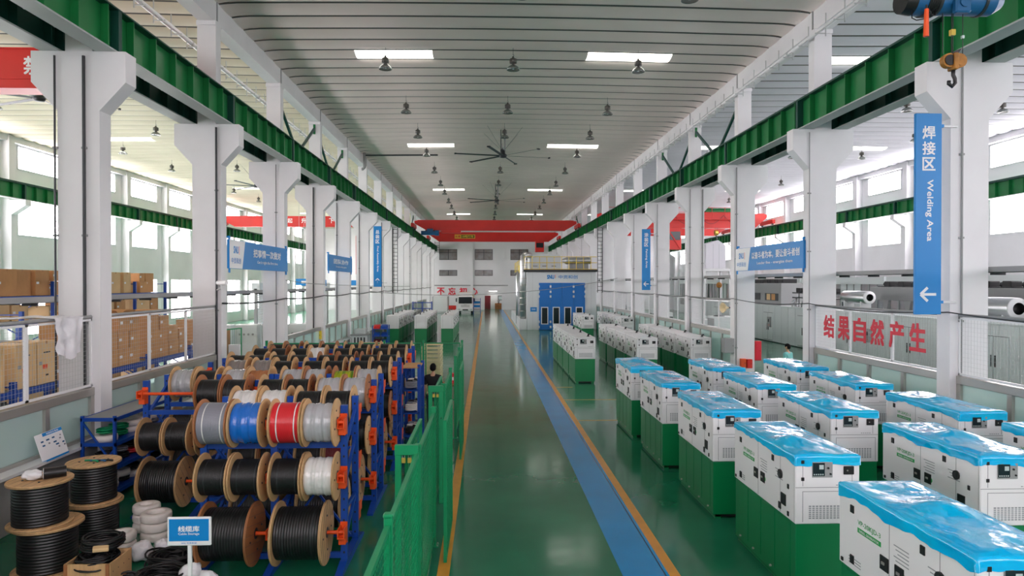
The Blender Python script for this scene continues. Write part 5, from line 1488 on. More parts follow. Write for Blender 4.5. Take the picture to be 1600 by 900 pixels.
# crates and cartons on the low rack, listed from the camera outwards
y = 11.3; n = 0
for dy, dz, m, pr, st_ in ((.62, .85, 'carton_pale', True, 1), (.62, .85, 'carton_pale', True, 1), (.62, .86, 'carton_pale', True, 1), (.62, .86, 'carton_pale', True, 1), (.62, .87, 'carton_pale', True, 1), (.50, .36, 'carton', False, 2), (.52, .42, 'carton', False, 3),
                           (.52, .42, 'carton', False, 3), (.55, .44, 'carton', False, 2), (.5, .42, 'carton', False, 3), (.52, .42, 'carton', False, 3), (.6, .40, 'carton', False, 3), (.55, .38, 'carton', False, 3), (.6, .42, 'carton', False, 2), (.5, .36, 'carton', False, 2), (.55, .3, 'carton', False, 1), (.5, .45, 'carton', False, 2)):
    dx = .7
    for kk in range(7):
        if y < 8.2 + 2.6 * kk + .06 and y + dy > 8.2 + 2.6 * kk - .06: y = 8.2 + 2.6 * kk + .07
    for s in range(st_):
        opened = s == st_ - 1 and n in (7, 9, 11)
        jx = rr.uniform(-.03, .03); dz2 = dz
        carton(-9.0 - .06 + jx * .5, y, 1.935 + s * (dz + .003), dx, dy - .02, dz2, m, '%s carton on the low rack, %s from the camera%s' % ('pale crate-like' if pr else 'open brown' if opened else 'brown', ORD[n], '' if st_ == 1 else ', ' + ('bottom', 'second', 'third')[s] + ' in its stack'), 0, opened, pr)
    y += dy + rr.uniform(.0, .04); n += 1
# small white cartons and bins on the floor level of the low rack
for i in range(12):
    y = 10.0 + i * 1.05
    b = MB(); h = .4
    b.box(-.6, 0, 0, .6, 0, h, ('sign_white', 'blue_rack', 'machine')[i % 3], .01); b.box(-.001, .006, .1, .5, .12, .26, 'print_grey')
    o = b.build('storage_bin'); o.location = (-9.2, y, .255); tag(o, '%s bin on the bottom level of the low rack, %s from the camera' % (('white', 'blue', 'pale grey')[i % 3], ORD[i]), 'bin', 'bins on the low rack')
# stock on the tall racks
for lv, z in enumerate((.305, 1.605, 2.855, 3.605)):
    y = 20.05; k = 0
    while y < 29.4:
        dy = rr.uniform(.5, .85); dz = rr.uniform(.35, .6) if lv != 3 else rr.choice((.4, .45, .8))
        if lv == 1 and rr.random() < .5: y += dy; continue
        if lv == 3 and 23.2 < y < 25.4: y += dy; continue
        for kk in range(5):
            if y < 19.9 + 2.55 * kk + .06 and y + dy > 19.9 + 2.55 * kk - .06 and lv < 3: y = 19.9 + 2.55 * kk + .08
        carton(-13.95 - rr.uniform(0, .2), y, z, .75, dy, dz, rr.choice(('carton', 'carton_pale')), '%s carton on the %s level of the tall rack, %s along it' % (('wide' if dy > .7 else 'narrow') + (' tall' if dz > .5 else ''), ('bottom', 'second', 'third', 'top')[lv], ORD[min(k, 19)]), rr.uniform(-.04, .04))
        if lv == 3 and dz < .5 and rr.random() < .55: carton(-13.97 - rr.uniform(0, .15), y + .03, z + dz + .002, .6, dy * .8, .34, 'carton', 'brown carton stacked second high on top of the tall rack, %s along it' % ORD[min(k, 19)])
        y += dy + rr.uniform(.02, .15); k += 1
for lv, z in enumerate((.305, 1.605, 2.405)):
    y = 9.4; k = 0
    while y < 19.2:
        dy = rr.uniform(.5, .9)
        for kk in range(5):
            if y < 9.2 + 2.6 * kk + .06 and y + dy > 9.2 + 2.6 * kk - .06: y = 9.2 + 2.6 * kk + .07
        if y + dy > 19.5: break
        b = MB(); h = rr.uniform(.3, .55); m = rr.choice(('dark', 'dark', 'blue_rack', 'grey', 'black'))
        b.box(-.7, 0, 0, dy, 0, h, m, .015); b.box(-.66, -.04, .04, dy - .04, h, h + .05, 'black'); b.box(-.001, .012, .08, dy - .08, h * .4, h * .55, 'grey')
        o = b.build('parts_bin'); o.location = (-13.05, y, z); tag(o, '%s parts bin, %s level of the dark-stocked rack, %s along it' % ({'dark': 'dark grey', 'blue_rack': 'blue', 'grey': 'grey', 'black': 'black'}[m], ('bottom', 'middle', 'top')[lv], ORD[k]), 'bin', 'parts bins on the dark-stocked rack')
        y += dy + .06; k += 1
# white sheet hanging over the mesh
b = MB()
def sheet(u, v):
    y = 12.72 + .75 * (v - .5) * 1.1 + .04 * _noise.noise((u * 3, v * 4, 1))
    if u < .45: return (-7.9 - (.45 - u) * 2.2, y + .1 * (u - .45), 3.39 + .05 * _noise.noise((u * 5, v * 5, 3)) - .1 * (.45 - u))
    t = (u - .45) / .55
    return (-7.58 + .05 * _noise.noise((u * 6, v * 6, 5)) + .03 * math.sin(v * 12), y * (1 - .0 * t) + .12 * t * (.5 - v), 3.38 - t * (.78 - .25 * abs(v - .55)))
b.grid(sheet, 26, 18, 'plastic_bag')
o = b.build('plastic_sheet'); tag(o, 'white plastic sheet draped over the mesh pipe by the nearest column', 'plastic sheet')
# passage gate between second and third carton-side columns
for i, yy in enumerate((21.1, 23.6)):
    b = MB(); b.box(-.02, .02, 0, .05, 0, 2.2, 'fence'); b.box(-.02, .02, 1.75, 1.8, 0, 2.2, 'fence')
    for z in (.1, 1.1, 2.15): b.box(-.02, .02, .05, 1.75, z, z + .05, 'fence')
    for k in range(12): b.box(-.004, .004, .15 + k * .135, .158 + k * .135, .15, 2.15, 'fence')
    o = b.build('passage_gate'); o.location = ((-9.7, -10.4)[i], (24.1, 26.2)[i], 0); o.rotation_euler = (0, 0, .3 if i == 0 else -.3); tag(o, 'green barred gate in the carton hall passage, ' + ('nearer leaf', 'farther leaf')[i], 'gate', 'green passage gates')
# white perforated cabinets seen through the passage
for i in range(4):
    r_ = thing('electrical_cabinet', 'pale grey cabinet with round knobs beyond the passage, %s of four' % ORD[i], 'cabinet', (-12.6 + i * 1.15, 33 + i * .3, 0), .1, 'cabinets beyond the passage')
    b = MB(); b.box(-.52, .52, -.4, .4, .1, 2.0, 'machine', .015); b.box(-.5, .5, -.38, .38, 0, .1, 'dark'); b.build('body', r_)
    b = MB(); b.box(-.48, .48, -.415, -.4, .15, 1.95, 'machine', .004)
    for k in range(4): b.cyl((-.3 + k * .2, -.415, 1.55), (-.3 + k * .2, -.43, 1.55), .05, 'grey', 12)
    for k in range(3): b.cyl((-.2 + k * .2, -.415, .5), (-.2 + k * .2, -.43, .5), .05, 'black', 10)
    b.build('door', r_)
carton(-11.2, 29.5, .0, .8, .8, 2.5 * .8, 'wood_brown', 'tall brown crate in the passage beyond the reels')
# roller shutters and lining walls of the carton hall rooms
def shutter(x, y0, y1, h, label):
    root = thing('roller_shutter', label, 'shutter', (x, y0, 0), 0, 'white slatted shutters')
    b = MB(); z = 0
    while z < h: b.box(-.03, .03, .08, y1 - y0 - .08, z, z + .085, 'white_metal', .012); z += .1
    b.build('curtain', root)
    b = MB(); b.box(-.08, .08, 0, .1, 0, h + .1, 'grey'); b.box(-.08, .08, y1 - y0 - .1, y1 - y0, 0, h + .1, 'grey'); b.box(-.2, .2, 0, y1 - y0, h, h + .4, 'machine'); b.build('guide_frame', root)
shutter(-12.0, 36, 41.5, 3.6, 'white slatted shutter behind the fourth carton-side column')
shutter(-12.0, 48.5, 52, 3.6, 'white slatted shutter farther down the carton hall')
shutter(24.6, 30, 35.5, 3.9, 'white slatted shutter behind the coating line')
# ================================================================== BEHIND THE FENCE
def crate(loc, w_, d, h, label):
    b = MB()
    for s in (0, 1):
        for t in (0, 1): b.box(s * (w_ - .06), s * (w_ - .06) + .06, t * (d - .06), t * (d - .06) + .06, 0, h, 'wood_pale')
    z = .0
    while z < h - .05:
        b.box(-.012, w_ + .012, -.02, 0, z, z + .09, 'wood_pale'); b.box(-.012, w_ + .012, d, d + .02, z, z + .09, 'wood_pale'); b.box(-.02, 0, 0, d, z, z + .09, 'wood_pale'); b.box(w_, w_ + .02, 0, d, z, z + .09, 'wood_pale'); z += .14
    b.box(0, w_, 0, d, .08, .1, 'wood_pale')
    o = b.build('timber_crate'); o.location = loc; return tag(o, label, 'crate', 'pale timber crates')
crate((-2.25, 23.9, 0), .62, 1.5, 1.78, 'tall pale timber crate just outside the cross fence, nearest the aisle')
crate((-3.55, 24.3, 0), .85, 1.2, 1.76, 'pale timber crate outside the cross fence, second from the aisle')
crate((-4.75, 24.6, 0), .95, 1.2, 1.76, 'pale timber crate outside the cross fence, farthest from the aisle')
r_ = thing('work_table', 'small blue work table holding a red box inside the fence corner', 'table', (-.98, 20.6, 0))
b = MB(); b.box(-.02, .5 - .35, -.3, .5, .92, .96, 'wood_brown'); b.box(-.4, .15, -.3, .5, .92, .955, 'wood_brown'); b.build('table_top', r_)
for x in (-.38, .12):
    for yy in (-.28, .46): b = MB(); b.box(x - .025, x + .025, yy - .025, yy + .025, 0, .92, 'blue_rack'); b.build('leg', r_)
b = MB(); b.box(-.15, .1, -.12, .12, 0, .3, 'red_sign', .02); b.box(-.08, .03, -.122, -.12, .1, .2, 'sign_white'); o = b.build('red_box'); o.location = (-1.02, 20.75, .96); tag(o, 'red and white box on the blue work table by the fence', 'box')
# small parts shelf behind the last rack
r_ = thing('parts_shelf', 'dark blue parts shelf at the fence end of the last reel rack', 'shelf', (-2.05, 16.6, 0))
for x in (0, .42):
    for yy in (0, .9): b = MB(); b.box(x - .04, x + .04, yy, yy + .05, 0, 2.02, 'blue_rack'); b.build('upright', r_)
for z in (.3, .85, 1.4, 1.96): b = MB(); b.box(0, .42, 0, .95, z - .03, z, 'blue_rack' if z < 1.9 else 'carton'); b.build('shelf_board', r_)
for i, z in enumerate((.3, .85, 1.4)):
    for k in range(3):
        b = MB(); b.tube([(.13 * math.cos(t), .13 * math.sin(t), .03 + .006 * t) for t in [2 * PI * q / 14 for q in range(60)]], .02, ('cable_black', 'coil_white', 'cable_grey')[(i + k) % 3], 6)
        o = b.build('shelf_coil'); o.location = (-1.84, 16.78 + k * .3, z); tag(o, '%s coil on the dark blue parts shelf, %s level, %s from the camera' % (('black', 'white', 'grey')[(i + k) % 3], ('bottom', 'middle', 'upper')[i], ORD[k]), 'coil', 'coils on the parts shelf')
# equipment between fence and left generators
r_ = thing('transformer_cabinet', 'pale grey slotted cabinet with a domed cap near the partition', 'cabinet', (-6.85, 37.6, 0))
b = MB(); b.box(-.42, .42, -.4, .4, .05, 1.15, 'machine', .02)
for k in range(4): b.box(-.3 + k * .17, -.22 + k * .17, -.41, -.4, .15, 1.05, 'dark')
b.build('body', r_); b = MB(); b.box(-.5, .5, -.48, .48, 1.15, 1.22, 'grey', .02); b.box(-.3, .3, -.3, .3, 1.22, 1.5, 'machine', .03); b.build('cap', r_)
r_ = thing('bin_rack', 'blue bin rack with stacked trays beside the pale cabinet', 'shelf', (-6.15, 37.2, 0))
for x in (0, .8):
    for yy in (0, .6): b = MB(); b.box(x - .025, x + .025, yy - .025, yy + .025, 0, 1.7, 'blue_rack'); b.build('upright', r_)
for z in (.3, .7, 1.1, 1.5): b = MB(); b.box(-.02, .82, 0, .6, z - .02, z, 'blue_rack'); b.build('shelf_board', r_)
for i, z in enumerate((.3, .7, 1.1, 1.5)):
    for k in range(2):
        b = MB(); m = ('blue_rack', 'wrap_wine', 'blue_rack', 'red_paint')[i] if k == 0 else 'blue_rack'
        b.prism([(0, 0), (.32, 0), (.32, .22), (.08, .14), (0, .06)], 'x', 0, .33, m); o = b.build('parts_tray'); o.location = (-6.12 + k * .4, 37.3, z); tag(o, '%s tray on the bin rack, %s level, %s' % ({'blue_rack': 'blue', 'wrap_wine': 'dark red', 'red_paint': 'red'}[m], ('bottom', 'second', 'third', 'top')[i], ('partition side', 'aisle side')[k]), 'tray', 'trays on the bin rack')
r_ = thing('scaffold_trolley', 'blue tubular trolley between the generator blocks near the far partition', 'trolley', (-6.3, 58.5, 0))
b = MB()
for x in (0, .8, 1.6):
    for yy in (0, .8): b.cyl((x, yy, .1), (x, yy, 2.4), .03, 'blue_rack', 6)
for z in (.4, 1.1, 1.8, 2.3):
    for yy in (0, .8): b.cyl((0, yy, z), (1.6, yy, z), .025, 'blue_rack', 6)
    for x in (0, .8, 1.6): b.cyl((x, 0, z), (x, .8, z), .025, 'blue_rack', 6)
b.build('frame', r_)
for x in (0, 1.6):
    for yy in (0, .8): b = MB(); b.cyl((x - .03, yy, .08), (x + .03, yy, .08), .08, 'black', 10); b.build('wheel', r_)
# truck
r_ = thing('truck', 'white cab-over truck facing the camera at the far end of the aisle', 'truck', (-2.72, 88.2, 0))
b = MB()
b.prism([(0, .55), (0, 1.25), (.12, 1.32), (.42, 2.25), (.55, 2.32), (1.75, 2.32), (1.75, .5)], 'x', -.95, .95, 'white_metal'); b.build('cab', r_)
b = MB(); b.prism([(.10, 1.33), (.39, 2.17), (.41, 2.17), (.12, 1.33)], 'x', -.86, .86, 'screen'); b.box(-.5, .5, .2, .22, 1.48, 1.5, 'lcd')
for s in (-1, 1): b.prism([(.45, 1.35), (.55, 2.15), (1.4, 2.15), (1.4, 1.35)], 'x', s * .955 - .004, s * .955 + .004, 'screen')
tag(b.build('windscreen', r_), 'dark windscreen')
b = MB()
for k in range(4): b.box(-.55, .55, -.012, .0, .88 + k * .07, .91 + k * .07, 'grey')
b.box(-.2, .2, -.015, 0, 1.15, 1.2, 'steel'); b.build('grille', r_)
b = MB(); b.box(-1.0, 1.0, -.14, .1, .38, .72, 'white_metal', .04); b.box(-.35, .35, -.15, -.14, .45, .6, 'dark'); b.build('bumper', r_)
for s in (-1, 1):
    b = MB(); b.box(s * .78 - .16, s * .78 + .16, -.15, -.08, .5, .68, 'lcd', .03); b.build('headlamp', r_)
    b = MB(); b.bar((s * .95, .2, 2.0), (s * 1.16, .05, 2.0), .03, .03, 'black'); b.box(s * 1.16 - .08, s * 1.16 + .08, .02, .08, 1.55, 2.02, 'black', .02); b.build('mirror', r_)
    for yy in (1.0, 4.2): b = MB(); b.cyl((s * .95, yy, .42), (s * .70, yy, .42), .42, 'black', 20); b.cyl((s * .96, yy, .42), (s * .9, yy, .42), .22, 'steel', 14); b.build('wheel', r_)
b = MB(); b.box(-.9, .9, .2, 5.6, .5, .72, 'dark'); b.build('chassis', r_)
b = MB(); b.box(-1.0, 1.0, 1.95, 5.7, .8, 2.45, 'carton_pale', .02); b.build('cargo_box', r_)
b = MB(); b.prism([(.7, 2.32), (1.9, 2.32), (1.9, 2.78), (1.5, 2.7)], 'x', -.85, .85, 'white_metal'); b.box(-.85, .85, 1.86, 1.95, 2.3, 2.8, 'carton_pale'); b.build('air_deflector', r_)
# items near the truck
r_ = thing('site_container', 'pale grey steel container beside the truck, under the red wall characters', 'container', (-6.2, 92, 0))
b = MB(); b.box(-1.05, 1.05, 0, 2.2, .15, 2.15, 'machine', .03)
for k in range(7): b.box(-.95 + k * .3, -.85 + k * .3, -.03, 0, .25, 2.05, 'machine')
for x in (-1.0, 1.0): b.box(x - .06, x + .06, -.04, 2.24, 0, 2.18, 'grey')
b.build('body', r_)
r_ = thing('bin_shelf', 'blue shelf of trays standing beside the truck', 'shelf', (-1.7, 90, 0))
for x in (0, .9):
    for yy in (0, .5): b = MB(); b.box(x - .03, x + .03, yy - .03, yy + .03, 0, 2.0, 'blue_rack'); b.build('upright', r_)
for z in (.3, .8, 1.3, 1.85):
    b = MB(); b.box(0, .9, 0, .5, z - .03, z, 'blue_rack'); b.build('shelf_board', r_)
for i, z in enumerate((.3, .8, 1.3)):
    b = MB(); b.prism([(0, 0), (.45, 0), (.45, .3), (.1, .2), (0, .08)], 'x', 0, .8, 'sign_blue' if i != 0 else 'machine'); o = b.build('parts_tray'); o.location = (-1.65, 90.02, z); tag(o, '%s tray on the shelf beside the truck, %s level' % ('pale' if i == 0 else 'blue', ('bottom', 'middle', 'top')[i]), 'tray', 'trays beside the truck')
r_ = thing('pallet_truck', 'red pallet truck parked beside the container', 'pallet truck', (-4.5, 90.6, 0))
b = MB(); b.box(-.5, .5, 0, .25, .5, 1.0, 'red_paint', .03); b.box(-.4, -.2, .2, 1.4, .08, .16, 'red_paint'); b.box(.2, .4, .2, 1.4, .08, .16, 'red_paint'); b.box(-.4, .4, .1, .3, .08, .5, 'red_paint'); b.build('body', r_)
for x in (-.3, .3): b = MB(); b.cyl((x - .05, .3, .08), (x + .05, .3, .08), .08, 'black', 10); b.build('wheel', r_)
# lobby furniture
b = MB(); b.box(1.3, 2.3, Y_END + 2.2, Y_END + 2.7, 0, .9, 'wood_brown', .02); b.box(1.3, 2.3, Y_END + 2.18, Y_END + 2.2, .45, .47, 'dark'); b.box(1.79, 1.81, Y_END + 2.18, Y_END + 2.2, 0, .9, 'dark'); tag(b.build('sideboard'), 'brown sideboard in the lobby at the far doorway', 'sideboard')
b = MB(); b.lathe([(0, 0), (.14, 0), (.16, .06), (.1, .1), (0, .1)], 'z', 'black', 12)
for k in range(5): a = k * 1.3; b.bar((0, 0, .1), (.2 * math.cos(a), .2 * math.sin(a), .42), .05, .03, 'black')
o = b.build('potted_plant'); o.location = (1.85, Y_END + 2.45, .9); tag(o, 'dark ornament standing on the lobby sideboard', 'ornament')
b = MB(); b.box(1.75, 2.6, Y_END + 2.84, Y_END + 2.89, 1.35, 2.05, 'black'); b.box(1.83, 2.52, Y_END + 2.835, Y_END + 2.84, 1.43, 1.97, 'lcd'); tag(b.build('framed_picture'), 'black framed pale picture on the lobby wall', 'picture')

# ================================================================== SPRAY BOOTH
BY0, BY1, BX0, BX1, BH = 57.5, 78.0, 3.42, 9.3, 4.92
r_ = thing('spray_booth', 'pale panelled spray booth with a big blue door and yellow roof railings', 'booth', (0, 0, 0))
b = MB(); b.box(BX0, BX1, BY0, BY1, 0, BH, 'booth_white', .02)
for x in (3.9, 8.85): b.box(x - .004, x + .004, BY0 - .002, BY0, .02, BH - .05, 'print_grey')
k = BY0 + 1.2
while k < BY1: b.box(BX0 - .002, BX0, k, k + .01, .02, BH, 'print_grey'); k += 1.2
b.box(BX0 - .3, BX1 + .1, BY0 - .3, BY1, BH + .02, BH + .2, 'dark')
b.text('SNU', .3, 'sign_blue', at(5.42, BY0 - .012, 4.50, FACE_CAM), .045, fit=(.58, .32)); b.box(5.80, 5.83, BY0 - .012, BY0, 4.40, 4.68, 'orange')
b.text('中贡和创', .3, 'sign_blue', at(6.90, BY0 - .012, 4.50, FACE_CAM), .01, fit=(1.6, .30)); b.build('body', r_)
for i in range(4):
    x0 = 4.43 + i * .977; d = MB()
    d.box(x0 + .005, x0 + .972, BY0 - .08, BY0 - .002, .02, 4.0, 'door_blue', .01)
    d.box(x0 + .18, x0 + .78, BY0 - .095, BY0 - .08, .5, 1.97, 'white_metal')
    dd = d.build('door', r_)
    g = MB(); g.box(x0 + .25, x0 + .71, BY0 - .1, BY0 - .095, .57, 1.90, 'screen'); tag(g.build('window', dd), 'dark door window')
    if i in (0, 2):
        for z in (.28, .72, 2.85, 3.25, 3.7): hg = MB(); hg.box(x0 + .90, x0 + 1.05, BY0 - .12, BY0 - .08, z - .1, z + .1, 'white_metal', .01); hg.build('hinge', dd)
for s, x in ((0, 4.43), (1, 8.34)):
    for z in (.28, .72, 2.85, 3.25, 3.7): hg = MB(); hg.box(x - .06, x + .06, BY0 - .11, BY0 - .02, z - .1, z + .1, 'white_metal', .01); hg.build('hinge', r_)
t = MB()
for z in (BH + .2, BH + .75, BH + 1.25): t.cyl((BX0 - .2, BY0 - .25, z + .03), (BX1, BY0 - .25, z + .03), .025, 'rail_yellow', 6); t.cyl((BX0 - .2, BY0 - .25, z + .03), (BX0 - .2, BY1, z + .03), .025, 'rail_yellow', 6)
k = BX0 - .2
while k < BX1: t.cyl((k, BY0 - .25, BH + .2), (k, BY0 - .25, BH + 1.28), .025, 'rail_yellow', 6); k += .62
for yy in range(int(BY0) + 2, int(BY1), 2): t.cyl((BX0 - .2, yy, BH + .2), (BX0 - .2, yy, BH + 1.28), .025, 'rail_yellow', 6)
tag(t.build('roof_railing', r_), 'yellow roof railing')
t = MB(); t.box(3.7, 6.4, BY0 + 1.2, BY0 + 4, BH + .2, BH + 1.5, 'booth_white', .03)
for k in range(3): t.box(4.0 + k * .8, 4.4 + k * .8, BY0 + 1.19, BY0 + 1.2, BH + .5, BH + .55, 'dark')
t.cyl((6.9, BY0 + 1.4, BH + 1.0), (9.0, BY0 + 1.4, BH + 1.0), .3, 'alu', 18); t.cyl((6.55, BY0 + 1.4, BH + 1.0), (6.9, BY0 + 1.4, BH + 1.0), .1, 'alu', 18, .3); t.box(7.2, 8.8, BY0 + 1.2, BY0 + 1.6, BH + .2, BH + .72, 'grey'); t.build('roof_air_handler', r_)
t = MB()
t.tube([(3.1, BY0 + .3, .2), (3.1, BY0 + .3, 5.8), (3.12, BY0 + .4, 6.2), (3.3, BY0 + .8, 6.4), (3.8, BY0 + 1.4, 6.35)], .26, 'alu', 14)
z = .5
while z < 5.8: t.cyl((3.1, BY0 + .3, z), (3.1, BY0 + .3, z + .05), .285, 'steel', 14); z += .55
t.tube([(2.95, BY0 + 6, .2), (2.95, BY0 + 6, 4.6), (3.0, BY0 + 6.3, 4.9), (3.4, BY0 + 6.6, 5.0)], .22, 'alu', 12); t.box(2.9, 3.25, BY0 + 3.5, BY0 + 3.9, 4.9, 5.6, 'rail_yellow', .03)
t.build('exhaust_duct', r_)
b = MB(); b.box(2.78, 3.4, BY0, BY1 - 2, 0, .95, 'booth_white', .02); b.build('side_plinth', r_)
b = MB(); b.box(3.7, 4.25, BY0 - .02, BY0 - .002, 1.57, 1.95, 'sign_blue', .003); b.text('喷漆房', .2, 'sign_white', at(3.975, BY0 - .024, 1.77, FACE_CAM), .01, fit=(.3, .1)); o = b.build('door_notice'); tag(o, 'small blue notice beside the blue booth door', 'notice')

# ================================================================== COATING HALL
r_ = thing('coating_oven', 'long pale grey oven line with doors down the coating hall', 'oven line', (19.3, 16, 0))
OL = 50; OH = 2.42
b = MB(); b.box(0, 3.0, 0, OL, .05, OH, 'machine', .02); b.box(.05, 2.95, .02, OL - .02, 0, .05, 'dark')
k = 1.0
while k < OL: b.box(-.004, 0, k, k + .012, .06, OH - .02, 'print_grey'); k += 1.0
b.box(-.06, 3.1, -.05, OL, OH, OH + .06, 'machine', .01); b.build('body', r_)
for i in range(7):
    y = 8.5 + i * 5.2; d = MB(); d.box(-.04, -.003, y, y + 1.5, .12, 2.0, 'machine', .006); d.box(-.043, -.04, y + .74, y + .76, .14, 1.98, 'dark'); d.box(-.07, -.04, y + .62, y + .66, .8, 1.25, 'black'); d.box(-.07, -.04, y + .84, y + .88, .8, 1.25, 'black')
    for z in (.13, 1.97): d.box(-.043, -.04, y, y + 1.5, z, z + .02, 'dark')
    d.build('door', r_)
for i in range(5):
    y = 11.5 + i * 6; d = MB(); d.box(-.15, 0, y, y + .45, 1.0, 1.7, 'grey', .01); d.box(-.153, -.15, y + .1, y + .3, 1.35, 1.55, 'screen'); d.cyl((-.15, y + .12, 1.15), (-.165, y + .12, 1.15), .03, 'red_paint', 8); d.build('control_box', r_)
def fan_roll(y, x, z, r, L, label):
    root = thing('silencer_drum', label, 'duct silencer', (x, y, z), 0, 'aluminium silencers on the oven')
    b = MB(); b.lathe([(r - .02, 0), (r, .03), (r, L - .03), (r - .02, L)], 'y', 'alu', 32); b.lathe([(.0, L), (r - .02, L)], 'y', 'alu', 32); b.build('shell', root)
    b = MB(); b.lathe([(r * .55, -.05), (r * .98, -.02), (r, .05), (r - .02, 0)], 'y', 'white_metal', 32); b.lathe([(r * .55, -.05), (r * .56, .3), (0, .3)], 'y', 'black', 28); b.build('inlet_ring', root)
    b = MB()
    for yy in (.3, L - .4): b.box(-r * .8, r * .8, yy, yy + .1, -(z - OH - .06), -r * .55, 'white_metal')
    b.build('saddle', root)
fan_roll(34.0, 19.45, 3.25, .33, 2.3, 'shiny aluminium silencer drum on the oven, behind the red slogan')
fan_roll(25.6, 20.5, 3.0, .43, 3.2, 'shiny aluminium silencer drum on the oven at the photo edge')
r_ = thing('conveyor_duct', 'long grey steel duct on legs above the oven line', 'duct', (21.2, 22, OH + .06))
b = MB(); b.box(0, 1.2, 0, 15, .6, 1.3, 'grey', .02); b.build('casing', r_)
for i in range(8): b = MB(); b.prism([(i * 1.9 + .2, 0), (i * 1.9 + .45, 0), (i * 1.9 + .6, .6), (i * 1.9 + .05, .6)], 'x', .05, .2, 'grey'); b.build('leg', r_)
for i in range(12):
    b = MB(); b.box(.2, .7, i * 1.2 + .3, i * 1.2 + .8, 1.32, 1.6, 'black', .03); b.cyl((.45, i * 1.2 + .8, 1.45), (.45, i * 1.2 + 1.1, 1.45), .12, 'dark', 10); b.box(.1, .9, i * 1.2 + .2, i * 1.2 + 1.2, 1.3, 1.35, 'dark')
    b.build('drive_motor', r_)
r_ = thing('pump_station', 'dark pumps and pipes mounted on the oven top by the second column', 'pump station', (19.6, 38.5, OH + .06))
rr = random.Random(3); b = MB()
for i in range(4):
    b.box(.1, .9, i * 1.3, i * 1.3 + .9, .55, .62, 'dark'); b.box(.1, .9, i * 1.3, i * 1.3 + .9, .85, .92, 'dark')
    for x in (.12, .86): b.box(x, x + .04, i * 1.3 + .02, i * 1.3 + .06, 0, 1.0, 'dark')
    b.box(.2, .8, i * 1.3 + .1, i * 1.3 + .6, .92, 1.2, 'black', .03)
    b.tube([(.0, i * 1.3 + .2, .05), (.0, i * 1.3 + .2, .4), (.2, i * 1.3 + .5, .5), (.1, i * 1.3 + .9, .3), (.1, i * 1.3 + .9, .0)], .06, 'galv', 8)
    b.cyl((.2, i * 1.3 + .3, .15), (.2, i * 1.3 + .7, .15), .14, 'alu', 12)
b.build('frame', r_)
r_ = thing('oven_cabinet', 'grey cabinet with lit shelves standing on the oven line', 'cabinet', (19.7, 45.0, OH + .06))
b = MB(); b.box(0, 1.6, 0, 6.5, 0, 1.5, 'grey', .02); b.box(-.01, 0, .4, 2.6, .3, .8, 'dark'); b.box(-.01, 0, 3.4, 5.8, .3, .8, 'dark'); b.box(-.014, -.01, .9, 1.5, .34, .76, 'carton'); b.box(-.014, -.01, 1.7, 2.3, .34, .76, 'carton_pale'); b.build('body', r_)
for i in range(5): b = MB(); b.box(.2, 1.2, i * 1.25 + .2, i * 1.25 + .9, 1.5, 1.78, 'black', .03); b.build('drive_motor', r_)
# supply tank on its platform
r_ = thing('supply_tank', 'pale blue-white boxed tank raised on a steel platform in the coating hall', 'tank', (15.3, 45, 0))
b = MB(); b.prism([(-.68, 4.95), (.65, 4.95), (.65, 6.5), (.15, 6.85), (-.68, 6.6)], 'y', 0, 1.6, 'roof_cool')
for x in (-.2, .2): b.box(x - .006, x + .006, -.003, 0, 4.96, 6.6, 'print_grey')
b.build('tank_body', r_)
b = MB(); b.box(-.9, 1.0, -.2, 1.8, 4.78, 4.95, 'galv'); b.build('platform', r_)
for x in (-.8, .9):
    for yy in (-.1, 1.7): b = MB(); b.box(x - .06, x + .06, yy - .06, yy + .06, 0, 4.78, 'galv'); b.build('leg', r_)
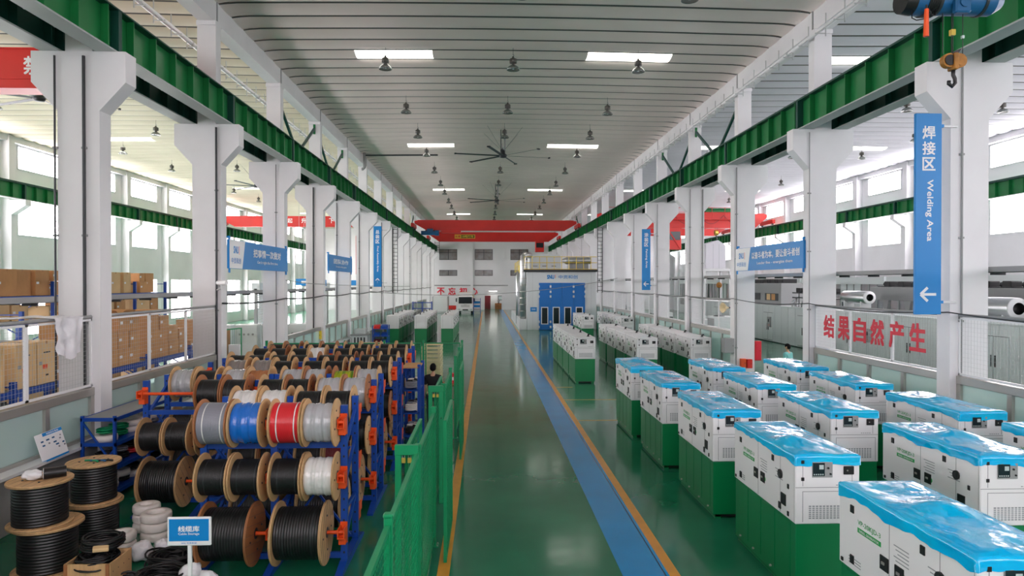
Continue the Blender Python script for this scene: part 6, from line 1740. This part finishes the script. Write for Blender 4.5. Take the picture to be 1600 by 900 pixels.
# benches and cabinets farther down the coating hall
for i in range(6):
    r_ = thing('work_bench', 'grey bench unit beyond the coating side partition, %s from the camera' % ORD[i], 'bench', (12.6 + (i % 2) * .8, 38 + i * 5, 0), 0, 'grey bench units')
    b = MB(); b.box(-.5, .9, 0, 2.4, .85, .92, 'grey', .01); b.build('bench_top', r_)
    for x in (-.45, .85):
        for yy in (.05, 2.35): b = MB(); b.box(x - .03, x + .03, yy - .03, yy + .03, 0, .85, 'galv'); b.build('leg', r_)
    b = MB(); b.box(-.3, .7, .3, 1.6, .92, 1.9, 'machine', .03); b.box(-.31, -.3, .5, 1.4, 1.2, 1.6, 'dark'); b.box(-.3, .7, .28, .3, 1.1, 1.6, 'dark'); b.build('machine_head', r_)
b = MB(); b.lathe([(0, 0), (.3, 0), (.3, .03), (.05, .05), (.03, .1), (.03, 1.5), (.06, 1.55)], 'z', 'dark', 14); b.lathe([(0, -.05), (.14, -.05), (.16, 0), (.14, .05), (0, .05)], 'y', 'hook_brass', 20, o=(0, 0, 1.68))
o = b.build('pedestal_fan'); o.location = (12.55, 36.4, 2.2 + .0); tag(o, 'brass-coloured fan head on a stand beyond the third column', 'fan')
b = MB(); b.box(12.1, 13.3, 35.8, 37.0, 0, 2.2, 'machine', .02); b.box(12.09, 12.1, 35.9, 36.9, .1, 2.1, 'print_grey'); b.box(12.07, 12.09, 36.8, 36.86, 1.0, 1.3, 'black'); tag(b.build('tool_cabinet'), 'pale cabinet carrying the brass-coloured fan', 'cabinet')
# red banner cloth in the carton hall
b = MB(); b.box(-.55, .55, -.03, .03, -2.0, 2.0, 'red_sign', .005)
for x, z in ((.3, 1.6), (.3, .2), (-.3, 1.1)): b.cyl((x, -.035, z), (x, -.03, z), .12, 'rail_yellow', 10)
b.cyl((-.5, 0, 2.0), (-.5, 0, 5.4), .01, 'galv', 6); b.cyl((.5, 0, 2.0), (.5, 0, 5.4), .01, 'galv', 6)
o = b.build('hanging_banner'); o.location = (-13.1, 72, 6.9); tag(o, 'tall red banner with yellow dots hanging far down the carton hall', 'banner')

# glazed rooms along the coating hall outer wall
M['dusky_glass'] = mat('dusky_glass', (176, 160, 160), 0.2, var=0.15, vscale=.6, rgb2=(150, 152, 158))
for i in range(6):
    y0 = 20.2 + i * 12.16
    r_ = thing('glazed_room_front', 'grey glazed room front along the outer wall behind the oven, %s from the camera' % ORD[i], 'room front', (26.6, y0, 0), 0, 'glazed room fronts')
    b = MB(); b.box(-.1, .1, 0, 11.9, 0, 1.1, 'wall'); b.box(-.15, 1.3, 0, 11.9, 3.9, 4.4, 'machine'); b.box(-.1, 1.3, 0, .15, 0, 3.9, 'wall')
    for k in range(13): b.box(-.05, .05, k * .97, k * .97 + .1, 1.1, 3.9, 'grey')
    b.build('wall_frame', r_)
    for k in range(12): g = MB(); g.box(-.01, .01, k * .97 + .1, k * .97 + .97, 1.1, 3.9, 'dusky_glass' if (k // 3 + i) % 3 else 'machine'); g.build('glass_pane', r_)
